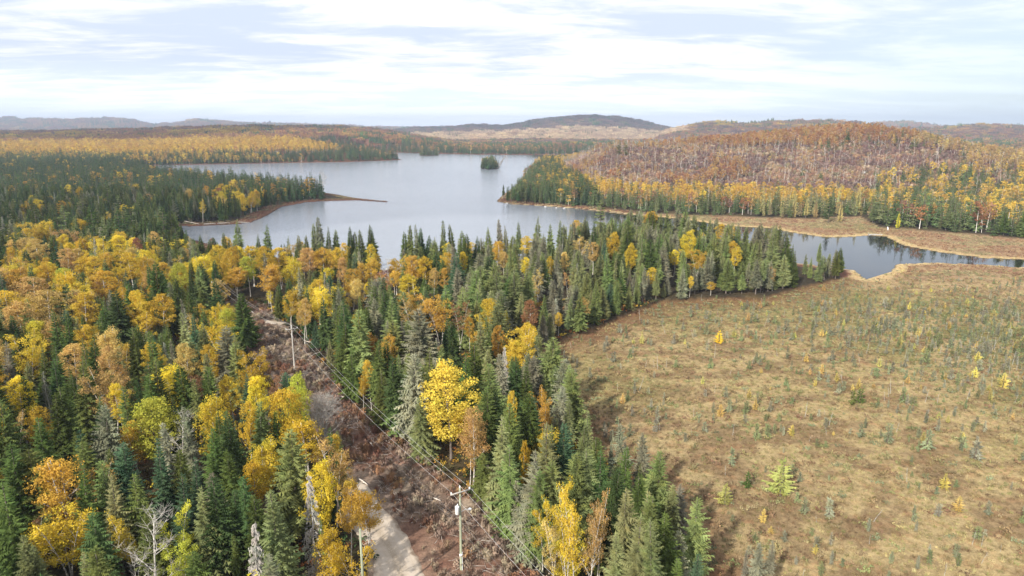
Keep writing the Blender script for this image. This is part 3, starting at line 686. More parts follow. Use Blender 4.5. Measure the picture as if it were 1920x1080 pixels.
CO = [ # px, py(top), height, kind, tint
 (107,577,15,'fir','fir'),(122,588,14,'fir','fir'),(217,545,15,'big','fir'),(290,492,17,'big','fir'),(247,612,14,'big','fir'),(285,670,15,'fir','fir'),(345,585,15,'thin','olive'),(15,832,15,'fir','fir'),(296,820,14,'fir','blue'),
 (430,765,14,'fir','fir'),(227,830,13,'fir','blue'),(400,892,14,'fir','fir'),(378,905,13,'fir','olive'),(517,915,15,'fir','olive'),(450,890,13,'thin','fir'),(142,873,13,'fir','fir'),(545,803,15,'big','olive'),
 (420,608,15,'big','grey'),(437,622,14,'big','olive'),(350,757,14,'thin','grey'),(482,750,13,'spruce','olive'),(72,780,13,'fir','fir'),(45,705,12,'thin','fir'),(100,670,13,'fir','fir'),(170,635,15,'fir','fir'),(142,668,15,'fir','fir'),(156,632,15,'thin','fir'),
 (345,682,14,'spruce','fir'),(385,686,13,'fir','fir'),(460,696,11,'fir','blue'),(436,835,14,'fir','fir'),(360,858,13,'fir','blue'),(2,905,14,'big','fir'),(45,1000,10,'fir','olive'),(62,1020,9,'fir','olive'),(158,1030,9,'fir','olive'),(110,720,16,'fir','fir'),(95,735,14,'fir','fir'),
 (205,890,13,'spruce','olive'),(330,845,12,'spruce','fir'),(18,590,12,'fir','fir'),(190,655,13,'spruce','fir'),(210,700,10,'fir','fir'),(232,720,14,'thin','fir'),(190,760,14,'spruce','grey'),(75,650,12,'fir','fir'),(272,700,14,'thin','fir'),
 (320,742,12,'fir','fir'),(410,770,12,'fir','fir'),(395,800,12,'fir','fir'),(520,770,11,'fir','fir'),(310,790,12,'thin','grey'),(255,880,12,'fir','fir'),(340,890,13,'fir','blue'),(480,925,12,'fir','fir'),(285,940,12,'fir','fir'),
 (443,410,15,'spruce','olive'),(498,420,15,'spruce','olive'),(418,436,13,'fir','fir'),(375,440,12,'fir','fir'),(390,447,12,'fir','fir'),(482,438,12,'fir','fir'),(540,442,12,'thin','olive'),(560,440,13,'fir','olive'),(574,440,12,'fir','fir'),(598,406,17,'thin','grey'),(589,418,15,'fir','olive'),(612,424,15,'fir','fir'),(628,430,14,'fir','fir'),
 (655,424,15,'fir','fir'),(663,434,14,'fir','fir'),(678,430,15,'fir','fir'),(692,421,17,'fir','fir'),(698,428,15,'fir','fir'),
 (757,433,15,'fir','fir'),(768,421,17,'thin','fir'),(783,420,18,'thin','olive'),(788,426,15,'fir','fir'),(800,440,14,'fir','fir'),(826,433,14,'fir','olive'),(833,412,16,'thin','olive'),(850,419,15,'fir','olive'),(865,432,15,'fir','fir'),(875,438,15,'fir','fir'),(893,442,14,'fir','fir'),
 (915,425,14,'fir','olive'),(940,410,15,'thin','grey'),(951,422,15,'fir','olive'),(975,416,15,'spruce','olive'),(1007,404,15,'spruce','olive'),(1030,418,14,'spruce','olive'),(1051,412,14,'spruce','olive'),(1126,375,20,'pine','olive'),(1095,405,15,'spruce','olive'),
 (1240,398,14,'spruce','olive'),(1260,405,14,'spruce','olive'),(1302,405,14,'spruce','olive'),
 (343,560,14,'thin','grey'),(405,520,14,'spruce','fir'),(452,548,13,'big','fir'),(330,520,14,'fir','fir'),(370,500,14,'spruce','olive'),(560,500,15,'thin','grey'),(520,540,12,'fir','fir'),(445,470,13,'spruce','olive'),
 (707,635,14,'fir','fir'),(645,563,16,'big','fir'),(668,580,16,'spruce','olive'),(608,558,14,'spruce','fir'),(690,572,13,'fir','fir'),(725,600,13,'thin','grey'),(790,578,17,'big','grey'),(757,600,14,'thin','grey'),(835,585,15,'fir','fir'),(852,600,14,'fir','fir'),(905,588,16,'big','olive'),(932,675,14,'fir','olive'),
 (945,658,13,'thin','grey'),(985,675,13,'fir','fir'),(970,670,13,'fir','fir'),(913,722,14,'fir','fir'),(932,732,13,'fir','fir'),(955,755,15,'fir','fir'),(990,730,15,'fir','fir'),(1002,745,13,'fir','blue'),(1022,790,16,'big','olive'),(1060,790,14,'fir','blue'),(1045,800,14,'fir','fir'),(925,885,12,'thin','olive'),
 (942,775,17,'fir','olive'),(1086,845,14,'fir','olive'),(1103,840,14,'fir','olive'),(1127,850,14,'fir','fir'),(1147,875,13,'fir','fir'),(1170,905,14,'spruce','olive'),(1192,955,14,'big','olive'),(1235,975,14,'big','olive'),(1215,915,13,'fir','olive'),(1226,932,13,'fir','olive'),(1307,1040,9,'fir','blue'),(1330,1062,7,'fir','blue'),(1120,820,11,'fir','fir'),(1195,890,12,'fir','fir'),
 (750,700,17,'spruce','olive'),(770,660,16,'spruce','grey'),(735,665,14,'fir','fir'),(715,690,14,'fir','fir'),(660,660,13,'spruce','fir'),(690,730,12,'fir','fir'),(790,740,15,'big','olive'),(640,600,14,'fir','fir'),(730,640,13,'fir','fir'),(805,650,15,'spruce','fir'),(870,660,14,'fir','fir'),(890,640,15,'fir','fir'),(1000,840,15,'big','grey'),(960,830,16,'spruce','olive'),(1030,860,13,'spruce','olive'),
 (905,850,13,'spruce','fir'),(975,900,14,'thin','grey'),(1010,880,12,'spruce','olive'),(1165,1000,12,'fir','olive'),(1270,1040,9,'fir','fir'),(1250,960,12,'fir','fir'),(870,855,12,'fir','fir'),(960,935,11,'thin','olive'),
 (1453,428,20,'big','olive'),(1474,440,16,'big','fir'),(1490,470,12,'fir','fir'),(1538,455,11,'thin','olive'),(1567,467,10,'thin','grey'),(1580,463,11,'fir','fir'),(1512,475,8,'spruce','olive'),(1522,480,8,'fir','olive'),(1495,490,7,'fir','fir'),(1550,480,9,'thin','olive'),(1572,470,10,'spruce','fir'),
 (1425,448,14,'spruce','olive'),(1440,446,13,'spruce','grey'),(1340,436,14,'spruce','olive'),(1365,443,14,'spruce','olive'),(1400,446,14,'spruce','olive'),(1320,440,14,'spruce','olive'),(1345,445,13,'spruce','olive'),
 (245,380,20,'pine','fir'),(302,388,20,'pine','fir'),(318,395,18,'spruce','fir'),(220,395,19,'pine','fir'),(170,385,19,'pine','fir'),(270,400,17,'fir','fir'),(330,400,15,'fir','fir'),(120,385,18,'pine','olive'),(60,380,18,'pine','fir'),(15,385,18,'pine','fir'),(150,360,19,'pine','olive'),(200,350,19,'pine','fir'),(95,440,13,'fir','fir'),(105,450,12,'spruce','blue'),(10,420,15,'pine','fir'),
 (395,345,17,'pine','olive'),(430,350,16,'pine','fir'),(455,345,15,'spruce','olive'),(375,350,16,'spruce','olive'),
]
for (a, b, h, k, t) in CO: add_top(a, b, h*rnd.uniform(0.96, 1.04), k, t)
SP = [ # singular trees with their own labels
 (465,975,13,'dead','greytwig',None,'pale grey lichen covered dead spruce among dark green firs at the bottom'),
 (579,885,15,'dead','greytwig',None,'tall pale grey lichen draped spruce beside the yellow trees left of the road'),
 (263,950,14,'bare','greytwig',None,'leafless white birch with a forked trunk, bottom left'),
 (605,735,10,'bare_clump','greytwig',None,'spreading leafless grey tree at the edge of the clearing left of the road'),
 (326,765,12,'bare','greytwig',None,'leafless grey birch among firs left of the golden trees'),
 (82,695,11,'dead','lichen',None,'small pale grey dead spruce near the left edge'),
 (860,1000,1,'skip','',None,''),
 (727,480,11,'bare','greytwig',None,'leafless white birch standing before the lake in the gap by the cottage'),
 (945,648,13,'dead','greytwig',None,'grey dead spruce tip standing up at the inner corner of the bog'),
]
for (a, b, h, k, t, w_, lab) in SP:
    if k != 'skip': add_top(a, b, h, k, t, w_, lab)
HAND = list(TREES)
# a top seen at a pixel may belong to a nearer tall tree or a farther short one: settle on one that stands on forest ground
for t in HAND:
    tx_, ty_ = proj(t['x'], t['y'], 1.4+t['h']); t['ok'] = False; h0, R0 = t['h'], t['R']
    onpt = t['name'] if 'name' in t else None
    for f_ in (1, 1.08, 0.93, 1.16, 0.86, 0.79, 1.24, 0.72, 0.65, 0.58):
        xx, yy = unproj(float(tx_), float(ty_), 1.4+h0*f_); X_, Y_ = np.array([xx]), np.array([yy])
        if is_water(X_, Y_)[0] or inpoly(X_, Y_, BOG)[0] or inpoly(X_, Y_, CLEAR)[0]: continue
        zz_ = float(height(X_, Y_)[0]); t.update(x=xx, y=yy, h=h0*f_+1.4-zz_, z=zz_, ok=True); break
HAND = [t for t in HAND if t['ok']]

# ------------------------------------------------------------------ fill of the forest
rg = np.random.RandomState(42)
def grid(x0, x1, y0, y1, s, jit=0.42):
    X, Y = np.meshgrid(np.arange(x0, x1, s), np.arange(y0, y1, s))
    X = X+rg.uniform(-jit, jit, X.shape)*s; Y = Y+rg.uniform(-jit, jit, Y.shape)*s
    return X.ravel(), Y.ravel()
def in_view(x, y, m=1.08, add=26): return np.abs(x) < y*m+add
# near fill
x, y = grid(-530, 330, 22, 470, 3.7)
k = in_view(x, y); x, y = x[k], y[k]
d_w = distpoly(x, y, LAKE)
k = ~is_water(x, y) & ~inpoly(x, y, BOG) & ~inpoly(x, y, MEADOW) & ~inpoly(x, y, CLEAR) & (d_w > 3.5)
k &= ~((x > 0) & (y > 330))                       # the right bank is placed below
pen = (x < 0) & (y > 290) & (d_w < 9)            # brown heath margin round the left point
k &= ~pen
x, y = x[k], y[k]
z = height(x, y)
px, py = proj(x, y, z)
dbog = distpoly(x, y, BOG)
hh = rg.uniform(9.5, 15.5, len(x)); hh *= np.where(rg.rand(len(x)) < 0.15, 0.65, 1)
hh = np.where((dbog < 8) & (x > -5), hh*rg.uniform(0.6, 0.95, len(x)), hh)
hh = np.where((px > 740) & (y > 150) & (dbog > 8), hh*1.15, hh)
# share of broadleaf trees by place
wl = (px < 500) & (py > 470) & (py < 760)
pb = np.where(wl, 0.24, 0.09)
pb = np.where((px < 520) & (py > 760), 0.14, pb)
pb = np.where((px >= 400) & (px < 720) & (py < 640), 0.22, pb)
pb = np.where((px > 850) & (py < 660), 0.06, pb)
pb = np.where((y > 255) & (px < 400), 0.03, pb)
pb = np.where((px > 1000) & (y < 135), 0.02, pb)
pb = pb*(0.3+1.4*(fnoise(x, y, 22) > 0.48))
isb = rg.rand(len(x)) < pb
tx, ty = proj(x, y, z+hh)
d = np.sqrt(x*x+y*y+(CAM_H-z)**2)
rw = np.where(isb, 2.6, 1.9)*hh/14*F/d
keep = np.ones(len(x), bool)
for t in HAND:
    td = math.sqrt(t['x']**2+t['y']**2+(CAM_H-t['z'])**2)
    ax, ay = proj(t['x'], t['y'], t['z']+t['h']); s = F/td
    ax, ay = float(ax), float(ay)
    bl = t['kind'][:2] in ('bi', 'as', 'ba', 'de', 'pi')
    ch = t['h']*s*(0.42 if bl else 0.40); hw = t['R']*s*(0.75 if bl else 0.35)
    keep &= ~((d < td) & (np.abs(tx-ax) < hw+rw*0.5) & (ty < ay+ch) & (py > ay))
    keep &= ~(((x-t['x'])**2+(y-t['y'])**2) < (1.6 if not bl else 2.2)**2)
for fr in (0.25, 0.6, 1.0):
    sx_, sy_ = proj(x, y, z+hh*fr)
    for off in (-0.6, 0.6):
        wv = rw*off*(1-fr)
        keep &= ~inpoly(sx_+wv, sy_, VIS_CLEAR)
        keep &= ~(inpoly(sx_+wv, sy_, VIS_LAKE) & (py > 430)) & ~inpoly(sx_+wv, sy_, VIS_POND) & ~inpoly(sx_+wv, sy_, VIS_CHAN)
        keep &= ~(inpoly(sx_+wv, sy_, BOG_PX) & (dbog > 7) & (y < 190))
x, y, z, hh, isb, px, py = [a[keep] for a in (x, y, z, hh, isb, px, py)]
for i in range(len(x)):
    if isb[i]:
        col = rnd.choices('ygobrl', [5, 6, 1.6, 2.5, 0.4, 0.5])[0]; kind = rnd.choice(['birch', 'birch', 'birch_clump', 'birch_sparse', 'aspen' if px[i] < 500 else 'birch'])
        if px[i] > 620 and col in 'yl': col = 'g'
        if x[i] > 10 and col == 'o': col = 'b'
    else:
        rightish = px[i] > 850
        col = rnd.choices(['fir', 'olive', 'grey', 'blue'], [1.2, 6, 2.6, 0.1] if rightish else ([7, 2, 0.8, 0.9] if px[i] < 620 else [4, 4, 1.2, 0.5]))[0]
        kind = rnd.choices(['fir', 'spruce', 'thin', 'big', 'pine', 'dead'], [5, 4, 3, 1.2, 0.0 if px[i] > 350 else (4.0 if y[i] > 230 else 0.3), 0.18])[0]
        if kind == 'dead': col = 'lichen'
    TREES.append(dict(x=x[i], y=y[i], z=z[i], h=hh[i], kind=kind, col=col, hand=False, label=None, ok=True,
                      R=HI[kind][0][3]*hh[i]/HI[kind][0][2]*((rnd.uniform(0.85, 1.25) if px[i] < 740 or y[i] < 120 else rnd.uniform(1.05, 1.5)) if not isb[i] else rnd.uniform(0.8, 1.15))))
TREES = [t for t in TREES if t.get('ok')]
def shade(col, r_):
    c = r_.choice(T_[col]); s = r_.uniform(0.85, 1.15); return tuple(min(0.9, a*s) for a in c)
# ------------------------------------------------------------------ scattering of stuff
SRC = {}
def source(key, meshes):
    """a library collection, outside the scene, that the scattered masses draw from"""
    if key not in SRC:
        col = bpy.data.collections.new('library_'+key)
        for i, me in enumerate(meshes):
            o = bpy.data.objects.new('%s_%02d' % (key, i), me); col.objects.link(o)
        SRC[key] = col
    return SRC[key]
def scatter(name, label, key, meshes, pts, rotz, scl, idx, tint, tilt=None):
    if not len(pts): return None
    pts = np.asarray(pts, np.float32); n = len(pts)
    me = bpy.data.meshes.new(name); me.vertices.add(n); me.vertices.foreach_set('co', pts.ravel())
    def attr(nm, ty, fld, a):
        at = me.attributes.new(nm, ty, 'POINT'); at.data.foreach_set(fld, np.asarray(a).ravel())
    rot = np.zeros((n, 3), np.float32); rot[:, 2] = rotz; rot[:, 0] = rg.normal(0, 0.035, n); rot[:, 1] = rg.normal(0, 0.035, n)
    if tilt is not None: rot[:, 0] = tilt
    scl = np.asarray(scl, np.float32)
    if scl.ndim == 1: scl = np.repeat(scl[:, None], 3, 1)
    attr('rot', 'FLOAT_VECTOR', 'vector', rot); attr('scl', 'FLOAT_VECTOR', 'vector', scl)
    attr('idx', 'INT', 'value', np.asarray(idx, np.int32)); 
    attr('tint', 'FLOAT_COLOR', 'color', np.concatenate([np.asarray(tint, np.float32), np.ones((n, 1), np.float32)], 1))
    o = bpy.data.objects.new(name, me); link(o); tag(o, label, kind='stuff')
    ng = bpy.data.node_groups.new(name, 'GeometryNodeTree')
    ng.interface.new_socket('Geometry', in_out='INPUT', socket_type='NodeSocketGeometry')
    ng.interface.new_socket('Geometry', in_out='OUTPUT', socket_type='NodeSocketGeometry')
    nn, ln = ng.nodes, ng.links
    gi, go = nn.new('NodeGroupInput'), nn.new('NodeGroupOutput')
    ip = nn.new('GeometryNodeInstanceOnPoints'); ci = nn.new('GeometryNodeCollectionInfo')
    ci.inputs['Collection'].default_value = source(key, meshes); ci.inputs['Separate Children'].default_value = True; ci.inputs['Reset Children'].default_value = True
    def na(nm, ty):
        x = nn.new('GeometryNodeInputNamedAttribute'); x.data_type = ty; x.inputs['Name'].default_value = nm; return x.outputs[0]
    ip.inputs['Pick Instance'].default_value = True
    ln.new(gi.outputs[0], ip.inputs['Points']); ln.new(ci.outputs[0], ip.inputs['Instance'])
    ln.new(na('idx', 'INT'), ip.inputs['Instance Index'])
    ln.new(na('rot', 'FLOAT_VECTOR'), ip.inputs['Rotation']); ln.new(na('scl', 'FLOAT_VECTOR'), ip.inputs['Scale'])
    ln.new(ip.outputs[0], go.inputs[0])
    md = o.modifiers.new('scatter', 'NODES'); md.node_group = ng
    return o

# ------------------------------------------------------------------ near trees: individuals and the mass
CONIF = ('fir', 'spruce', 'thin', 'big')
NAMEOF = dict(fir='spruce_tree', spruce='spruce_tree', thin='spruce_tree', big='spruce_tree', pine='pine_tree', larch='larch_tree', birch='birch_tree',
              birch_clump='birch_tree', birch_sparse='birch_tree', aspen='aspen_tree', bare='bare_tree', bare_clump='bare_tree', dead='dead_spruce')
CATOF = dict(spruce_tree='spruce', pine_tree='pine', larch_tree='larch', birch_tree='birch', aspen_tree='aspen', bare_tree='bare tree', dead_spruce='dead tree')
LIMIT = dict(spruce_tree=296, birch_tree=285, aspen_tree=90, pine_tree=90, larch_tree=60, bare_tree=40, dead_spruce=40)
TONE = dict(fir='dark green', blue='bluish green', olive='olive green', grey='grey green', y='yellow', g='golden', o='orange', b='pale orange', l='lime yellow', r='rust brown', bright='bright yellow', larch='straw yellow', lichen='pale grey', greytwig='grey leafless', twig='grey leafless')
def region(px, py, y, x):
    if y > 235 and px < 345: return 'on the wooded point left of the lake'
    if px < 720 and py > 640 and px < 440+(py-600)*0.62: return 'in the forest left of the power line clearing, lower part' if py > 800 else 'in the forest left of the power line clearing, middle part'
    if px < 430: return 'in the autumn woods at the left edge, beyond the near firs'
    if px < 735 and py < 640: return 'between the clearing and the lake shore'
    if px >= 1480: return 'on the tip of land beside the creek pool'
    if py < 560 and px >= 735: return 'in the green stand between the lake and the bog'
    if py < 800: return 'in the strip between the clearing and the bog, upper part'
    return 'in the strip between the utility pole and the bog, lower part'
for t in TREES:
    ax, ay = proj(t['x'], t['y'], t['z']+t['h']); t['tx'], t['ty'] = float(ax), float(ay)
    bx, by = proj(t['x'], t['y'], t['z']); t['bx'], t['by'] = float(bx), float(by)
    t['d'] = math.sqrt(t['x']**2+t['y']**2+(CAM_H-t['z'])**2); t['app'] = t['h']/t['d']
    t['name'] = NAMEOF[t['kind']]
    t['vis'] = -15 < t['tx'] < 1935 and t['ty'] < 1085
solo, mass = [], []
by = {}
for t in TREES: by.setdefault(t['name'], []).append(t)
for nm, L in by.items():
    L.sort(key=lambda t: (not t['vis'], -t['app']-(0.05 if t['hand'] else 0)))
    for i, t in enumerate(L): (solo if t['vis'] and i < LIMIT[nm] else mass).append(t)
# labels: a hand placed tree is told apart by its rank from the left among its like
ORD = ['leftmost', 'second from the left', 'third from the left', 'fourth from the left', 'fifth from the left', 'sixth from the left', 'seventh from the left', 'eighth from the left', 'ninth from the left', 'tenth from the left', 'eleventh from the left', 'twelfth from the left']
SHAPE = dict(fir='full', spruce='drooping', thin='slender', big='broad', pine='layered', larch='feathery', birch='round crowned', birch_clump='many stemmed', birch_sparse='thinly leaved', aspen='large full crowned', bare='', bare_clump='', dead='')
fam = {}
for t in solo:
    reg_ = region(t['tx'], t['ty'], t['y'], t['x'])
    t['grp'] = '%s trees %s' % (CATOF[t['name']], reg_)
    if t['label']: continue
    t['fam'] = (t['hand'], TONE[t['col']], SHAPE[t['kind']], CATOF[t['name']], reg_)
    fam.setdefault(t['fam'], []).append(t)
for (hand, tone, shp, cat_, reg_), L in fam.items():
    L.sort(key=lambda t: t['tx'])
    base = ' '.join((('tall ' if hand else 'lesser ')+shp+' '+tone+' '+cat_).split())
    rs = reg_.replace(', ', ' ')
    for i, t in enumerate(L):
        if len(L) == 1: t['label'] = 'the only '+base+' '+rs
        elif hand and i < 12: t['label'] = ORD[i]+' '+base+' '+rs
        else: t['label'] = 'one of many '+base+'s '+rs if not base.endswith('ch') else 'one of many '+base+'es '+rs
        w_ = t['label'].replace(',', '').split()
        if len(w_) > 16: t['label'] = ' '.join([a for a in t['label'].split() if a not in ('the', 'of', 'tall', 'part', 'in', 'power')][:16])
for t in solo:
    V = HI[t['kind']]; v_ = V[rnd.randrange(len(V))]
    wr_ = (1.0, 1.3) if t['kind'] in CONIF else (0.88, 1.08)
    e = empty(t['name'], (t['x'], t['y'], t['z']-0.15), rnd.uniform(0, 6.28), (t['R']/v_[3]*rnd.uniform(*wr_), t['R']/v_[3]*rnd.uniform(*wr_), t['h']/v_[2]))
    e.rotation_euler[0] = rnd.gauss(0, 0.03); e.rotation_euler[1] = rnd.gauss(0, 0.03)
    tag(e, t['label'], CATOF[t['name']], t['grp'])
    cr = bpy.data.objects.new('crown', v_[0]); tr = bpy.data.objects.new('trunk', v_[1])
    link(cr, e); link(tr, e); c = shade(t['col'], rnd); cr['tint'] = c; tr['tint'] = c
def mass_out(name, label, L):
    kinds = sorted(set(t['kind'] for t in L)); meshes, off = [], {}
    for k_ in kinds: off[k_] = len(meshes); meshes += [v_[4] for v_ in HI[k_]]
    P, Rz, S, I, T = [], [], [], [], []
    for t in L:
        V = HI[t['kind']]; j = rnd.randrange(len(V)); v_ = V[j]
        P.append((t['x'], t['y'], t['z']-0.15)); Rz.append(rnd.uniform(0, 6.28)); S.append((t['R']/v_[3], t['R']/v_[3], t['h']/v_[2])); I.append(off[t['kind']]+j); T.append(shade(t['col'], rnd))
    scatter(name, label, name, meshes, P, Rz, S, I, T)
mass_out('conifer_forest', 'mass of smaller and farther dark conifers around the near lake shore', [t for t in mass if t['kind'] in CONIF+('pine', 'dead', 'larch')])
mass_out('birch_forest', 'mass of farther yellow and orange birches before the lake', [t for t in mass if t['kind'] not in CONIF+('pine', 'dead', 'larch')])

# ------------------------------------------------------------------ far forest
def low_conifer(seed, h=14, R=2.0):
    r = np.random.RandomState(seed); T = []
    for L in range(9):
        t = L/9; z = h*(0.08+0.92*t); rad = R*(1-t)**0.85+0.12; n = 9; a0 = r.uniform(0, 6)
        hh = h/9*1.75
        for k in range(n):
            a, b = a0+k*6.283/n, a0+(k+0.95)*6.283/n; r1 = rad*r.uniform(0.7, 1.2)
            T.append([[0, 0, min(h, z+hh)], [r1*math.cos(a), r1*math.sin(a), z-0.25*r1], [r1*0.85*math.cos(b), r1*0.85*math.sin(b), z-0.1*r1]])
    m = MB(); m.tris(T); return m
def low_broad(seed, h=12, R=2.8, n=210, s=0.42):
    r = np.random.RandomState(seed)
    d = r.normal(0, 1, (26, 3)); d /= np.linalg.norm(d, axis=1)[:, None]
    c = np.stack([d[:, 0]*R*0.75, d[:, 1]*R*0.75, h*0.66+d[:, 2]*h*0.28], 1); c[:, :2] *= r.uniform(0.5, 1, 26)[:, None]
    m = MB(); m.quads(leaf_quads(r, c, R*0.34*r.uniform(0.7, 1.3, 26), n//26, s)); return m
def low_bare(seed, h=12, R=1.8, arch=0.0, n=7):
    r = np.random.RandomState(seed); m = MB()
    zs = np.linspace(0, 1, 7); a = r.uniform(0, 6.28); lean = r.uniform(0.02, 0.2)*h+arch*h*0.6
    st = np.stack([math.cos(a)*lean*zs**2, math.sin(a)*lean*zs**2, h*(zs-arch*0.45*zs**3)], 1)
    m.tube(st, 0.13*(1-0.8*zs), 4)
    for k in range(n):
        t = r.uniform(0.45, 0.98); p = np.array([np.interp(t, zs, st[:, i]) for i in range(3)]); b = r.uniform(0, 6.28); L = R*r.uniform(0.5, 1.1)
        m.tube([p, p+[L*math.cos(b), L*math.sin(b), L*r.uniform(0.3, 1.2)]], [0.05, 0.02], 3, cap=False)
    return m
FC = []
for i in range(8):
    a_, b_ = conifer(900+i*7, h=13, R=(1.9, 2.4, 1.5, 2.2, 2.7, 1.7, 2.1, 2.3)[i], levels=(17, 15, 18, 15, 13, 17, 14, 16)[i], nb=6, seg=2, z0=(0.05, 0.1, 0.18, 0.05, 0.12, 0.22, 0.06, 0.1)[i], droop=0.45, wedge=0.5, irr=0.55, lace=1.2, power=(0.8, 0.6, 0.5, 0.9, 0.55, 0.45, 0.75, 0.7)[i], dead=2)
    FC.append(combine('low_conifer', [(a_, M_NEEDLE), (b_, M_BARK)]))
FB = []
for i in range(8):
    tr = MB(); tr.tube([[0, 0, 0], [0.2, 0.1, 8]], [0.16, 0.08], 4); FB.append(combine('low_broad', [(low_broad(50+i), M_LEAF), (tr, M_BIRCH)]))
BB = [low_bare(70+i, arch=(0.8 if i in (2, 6) else 0)).mesh('bare_birch', M_BIRCH) for i in range(8)]
def clump(seed, broad, n=12, rad=13):
    r = np.random.RandomState(seed); m = MB()
    for i in range(n):
        a, q_ = r.uniform(0, 6.28), rad*r.uniform(0, 1)**0.5
        s_ = (low_broad(seed*7+i, h=r.uniform(9, 13), R=3.6, n=78, s=0.9) if broad else low_conifer(seed*7+i, h=r.uniform(10, 15), R=2.4))
        k = np.concatenate(s_.v)+[q_*math.cos(a), q_*math.sin(a), 0]
        if broad: m.quads(k.reshape(-1, 4, 3))
        else: m.tris(k.reshape(-1, 3, 3))
    return m
KC = [clump(i+1, False).mesh('conifer_clump', M_NEEDLE) for i in range(3)]
KB = [clump(i+11, True).mesh('broadleaf_clump', M_LEAF) for i in range(3)]
FARM = FC+FB          # conifers first, then broadleaf
def far_out(name, label, x, y, z, cat, tint, s, meshes=FARM, key='far', nper=8, sink=0.3):
    """cat 0 conifer, 1 broadleaf"""
    n = len(x)
    idx = cat*nper+rg.randint(0, nper, n); a = s*rg.uniform(0.8, 1.2, n)
    scatter(name, label, key, meshes, np.stack([x, y, z-sink], 1), rg.uniform(0, 6.28, n), np.stack([a*rg.uniform(0.85, 1.3, n), a*rg.uniform(0.9, 1.25, n), a*rg.uniform(0.68, 1.22, n)], 1), idx, tint)
def tints(cols, n, v=0.18):
    c = np.array(cols)[rg.randint(0, len(cols), n)]; return np.clip(c*rg.uniform(1-v, 1+v, (n, 1)), 0, 0.9)
G_FAR = [(0.070,0.120,0.050),(0.090,0.130,0.050),(0.060,0.105,0.055),(0.115,0.140,0.055)]
G_RIGHT = [(0.12,0.165,0.07),(0.14,0.18,0.075),(0.10,0.145,0.06),(0.17,0.185,0.09)]
Y_FAR = [(0.56,0.37,0.08),(0.60,0.41,0.08),(0.50,0.33,0.10)]
R_FAR = [(0.36,0.19,0.10),(0.42,0.23,0.10),(0.30,0.16,0.11),(0.44,0.27,0.11)]
M_FAR = [(0.22,0.155,0.14),(0.26,0.17,0.14),(0.19,0.14,0.13),(0.30,0.19,0.13)]
B_FAR = [(0.60,0.46,0.31),(0.64,0.50,0.33),(0.52,0.38,0.26)]
# left point and beyond, 470 to 1100 m
x, y = grid(-1230, 60, 470, 1120, 4.7)
k = in_view(x, y) & ~is_water(x, y); x, y = x[k], y[k]
dw = distpoly(x, y, LAKE); pxl, pyl = proj(x, y, 0*x+1); k = (dw > 7) & ~((pxl > 606) & (pxl < 850) & (y < 700)) & ~((pxl > 742) & (pxl < 900) & (y > 900)); x, y, dw = x[k], y[k], dw[k]
z = height(x, y); pxl, pyl = proj(x, y, z)
pb = np.where(y < 1000, 0.045, 0.3)
pb = np.where((np.hypot(pxl-440, pyl-374) < 8), 0.9, pb)
cat = (rg.rand(len(x)) < pb).astype(int)
tn = np.where(cat[:, None] == 1, tints(Y_FAR, len(x)), tints(G_FAR, len(x)))
far_out('point_forest', 'dark conifer woods covering the point left of the lake', x, y, z, cat, tn, np.where(cat == 1, 1.0, 1.02)*np.where(dw < 14, 0.75, 1))
# right bank
FRONT = wpoly([(945,372),(1000,380),(1080,387),(1200,398),(1280,405),(1413,409),(1513,411),(1613,406),(1647,427),(1780,437),(1913,448),(2300,480)], 0.5)
x, y = grid(15, 1250, 300, 1250, 4.8)
k = in_view(x, y) & ~is_water(x, y) & ~inpoly(x, y, MEADOW) & ~inpoly(x, y, BOG); x, y = x[k], y[k]
yf = np.interp(np.arctan2(x, y), np.arctan2(FRONT[:, 0], FRONT[:, 1]), np.hypot(FRONT[:, 0], FRONT[:, 1]))
beh = np.hypot(x, y)-yf
k = (beh > 0) & (distpoly(x, y, LAKE) > 4); x, y, beh = x[k], y[k], beh[k]
z = height(x, y); pxr, pyr = proj(x, y, z); dwr = distpoly(x, y, LAKE)
nz = fnoise(x, y, 40); nz2 = fnoise(x+300, y, 18)
zone = np.zeros(len(x), int)                       # 0 conifer belt, 1 golden, 2 brush, 3 orange crown forest
zone[(beh > 30+26*nz2) | ((pxr > 1640) & (beh > 70*nz))] = 1
zone[(z > 2.0+2.5*nz) & (beh > 44)] = 2
zone[(z > 27+12*nz) & (y > 600)] = 3
zone[(pxr > 1640) & (zone == 2) & (z < 16) & (nz2 > 0.45)] = 1
zone[(pxr > 1800) & (zone == 2) & (z > 14)] = 3
zone[(pxr < 1130) & (zone >= 2)] = 2
nz3 = fnoise(x+70, y+1500, 55)
zone[(zone == 2) & (nz3 > 0.70)] = 3
head = (pxr < 1115) & (beh < 420)
zone[head & ((dwr < 26))] = 0
thr = rg.rand(len(x))
pc = np.choose(zone, [0.90, 0.34, 0.05, 0.07]); pc = np.where((zone == 3) & (nz3 < 0.36), 0.5, pc); pc = np.where((pxr > 1640) & (zone == 1), 0.72, pc); pc = np.where((pxr > 1640) & (zone == 3), 0.18, pc)
dens = np.choose(zone, [0.95, 0.85, 0.22, 0.74])
keepm = rg.rand(len(x)) < dens
cat = (rg.rand(len(x)) > pc).astype(int)
lar = (pxr > 1420) & (pxr < 1640) & (beh < 40) & (thr < 0.42)
tn = np.where(cat[:, None] == 0, tints(G_RIGHT, len(x)), np.where((zone == 1)[:, None], tints(Y_FAR, len(x)), tints(R_FAR+[(0.42,0.26,0.10)], len(x))))
z2b = (zone == 2) & (cat == 1); tn[z2b] = tints([(0.34,0.25,0.17),(0.38,0.27,0.15),(0.30,0.24,0.20),(0.44,0.29,0.12)], z2b.sum())
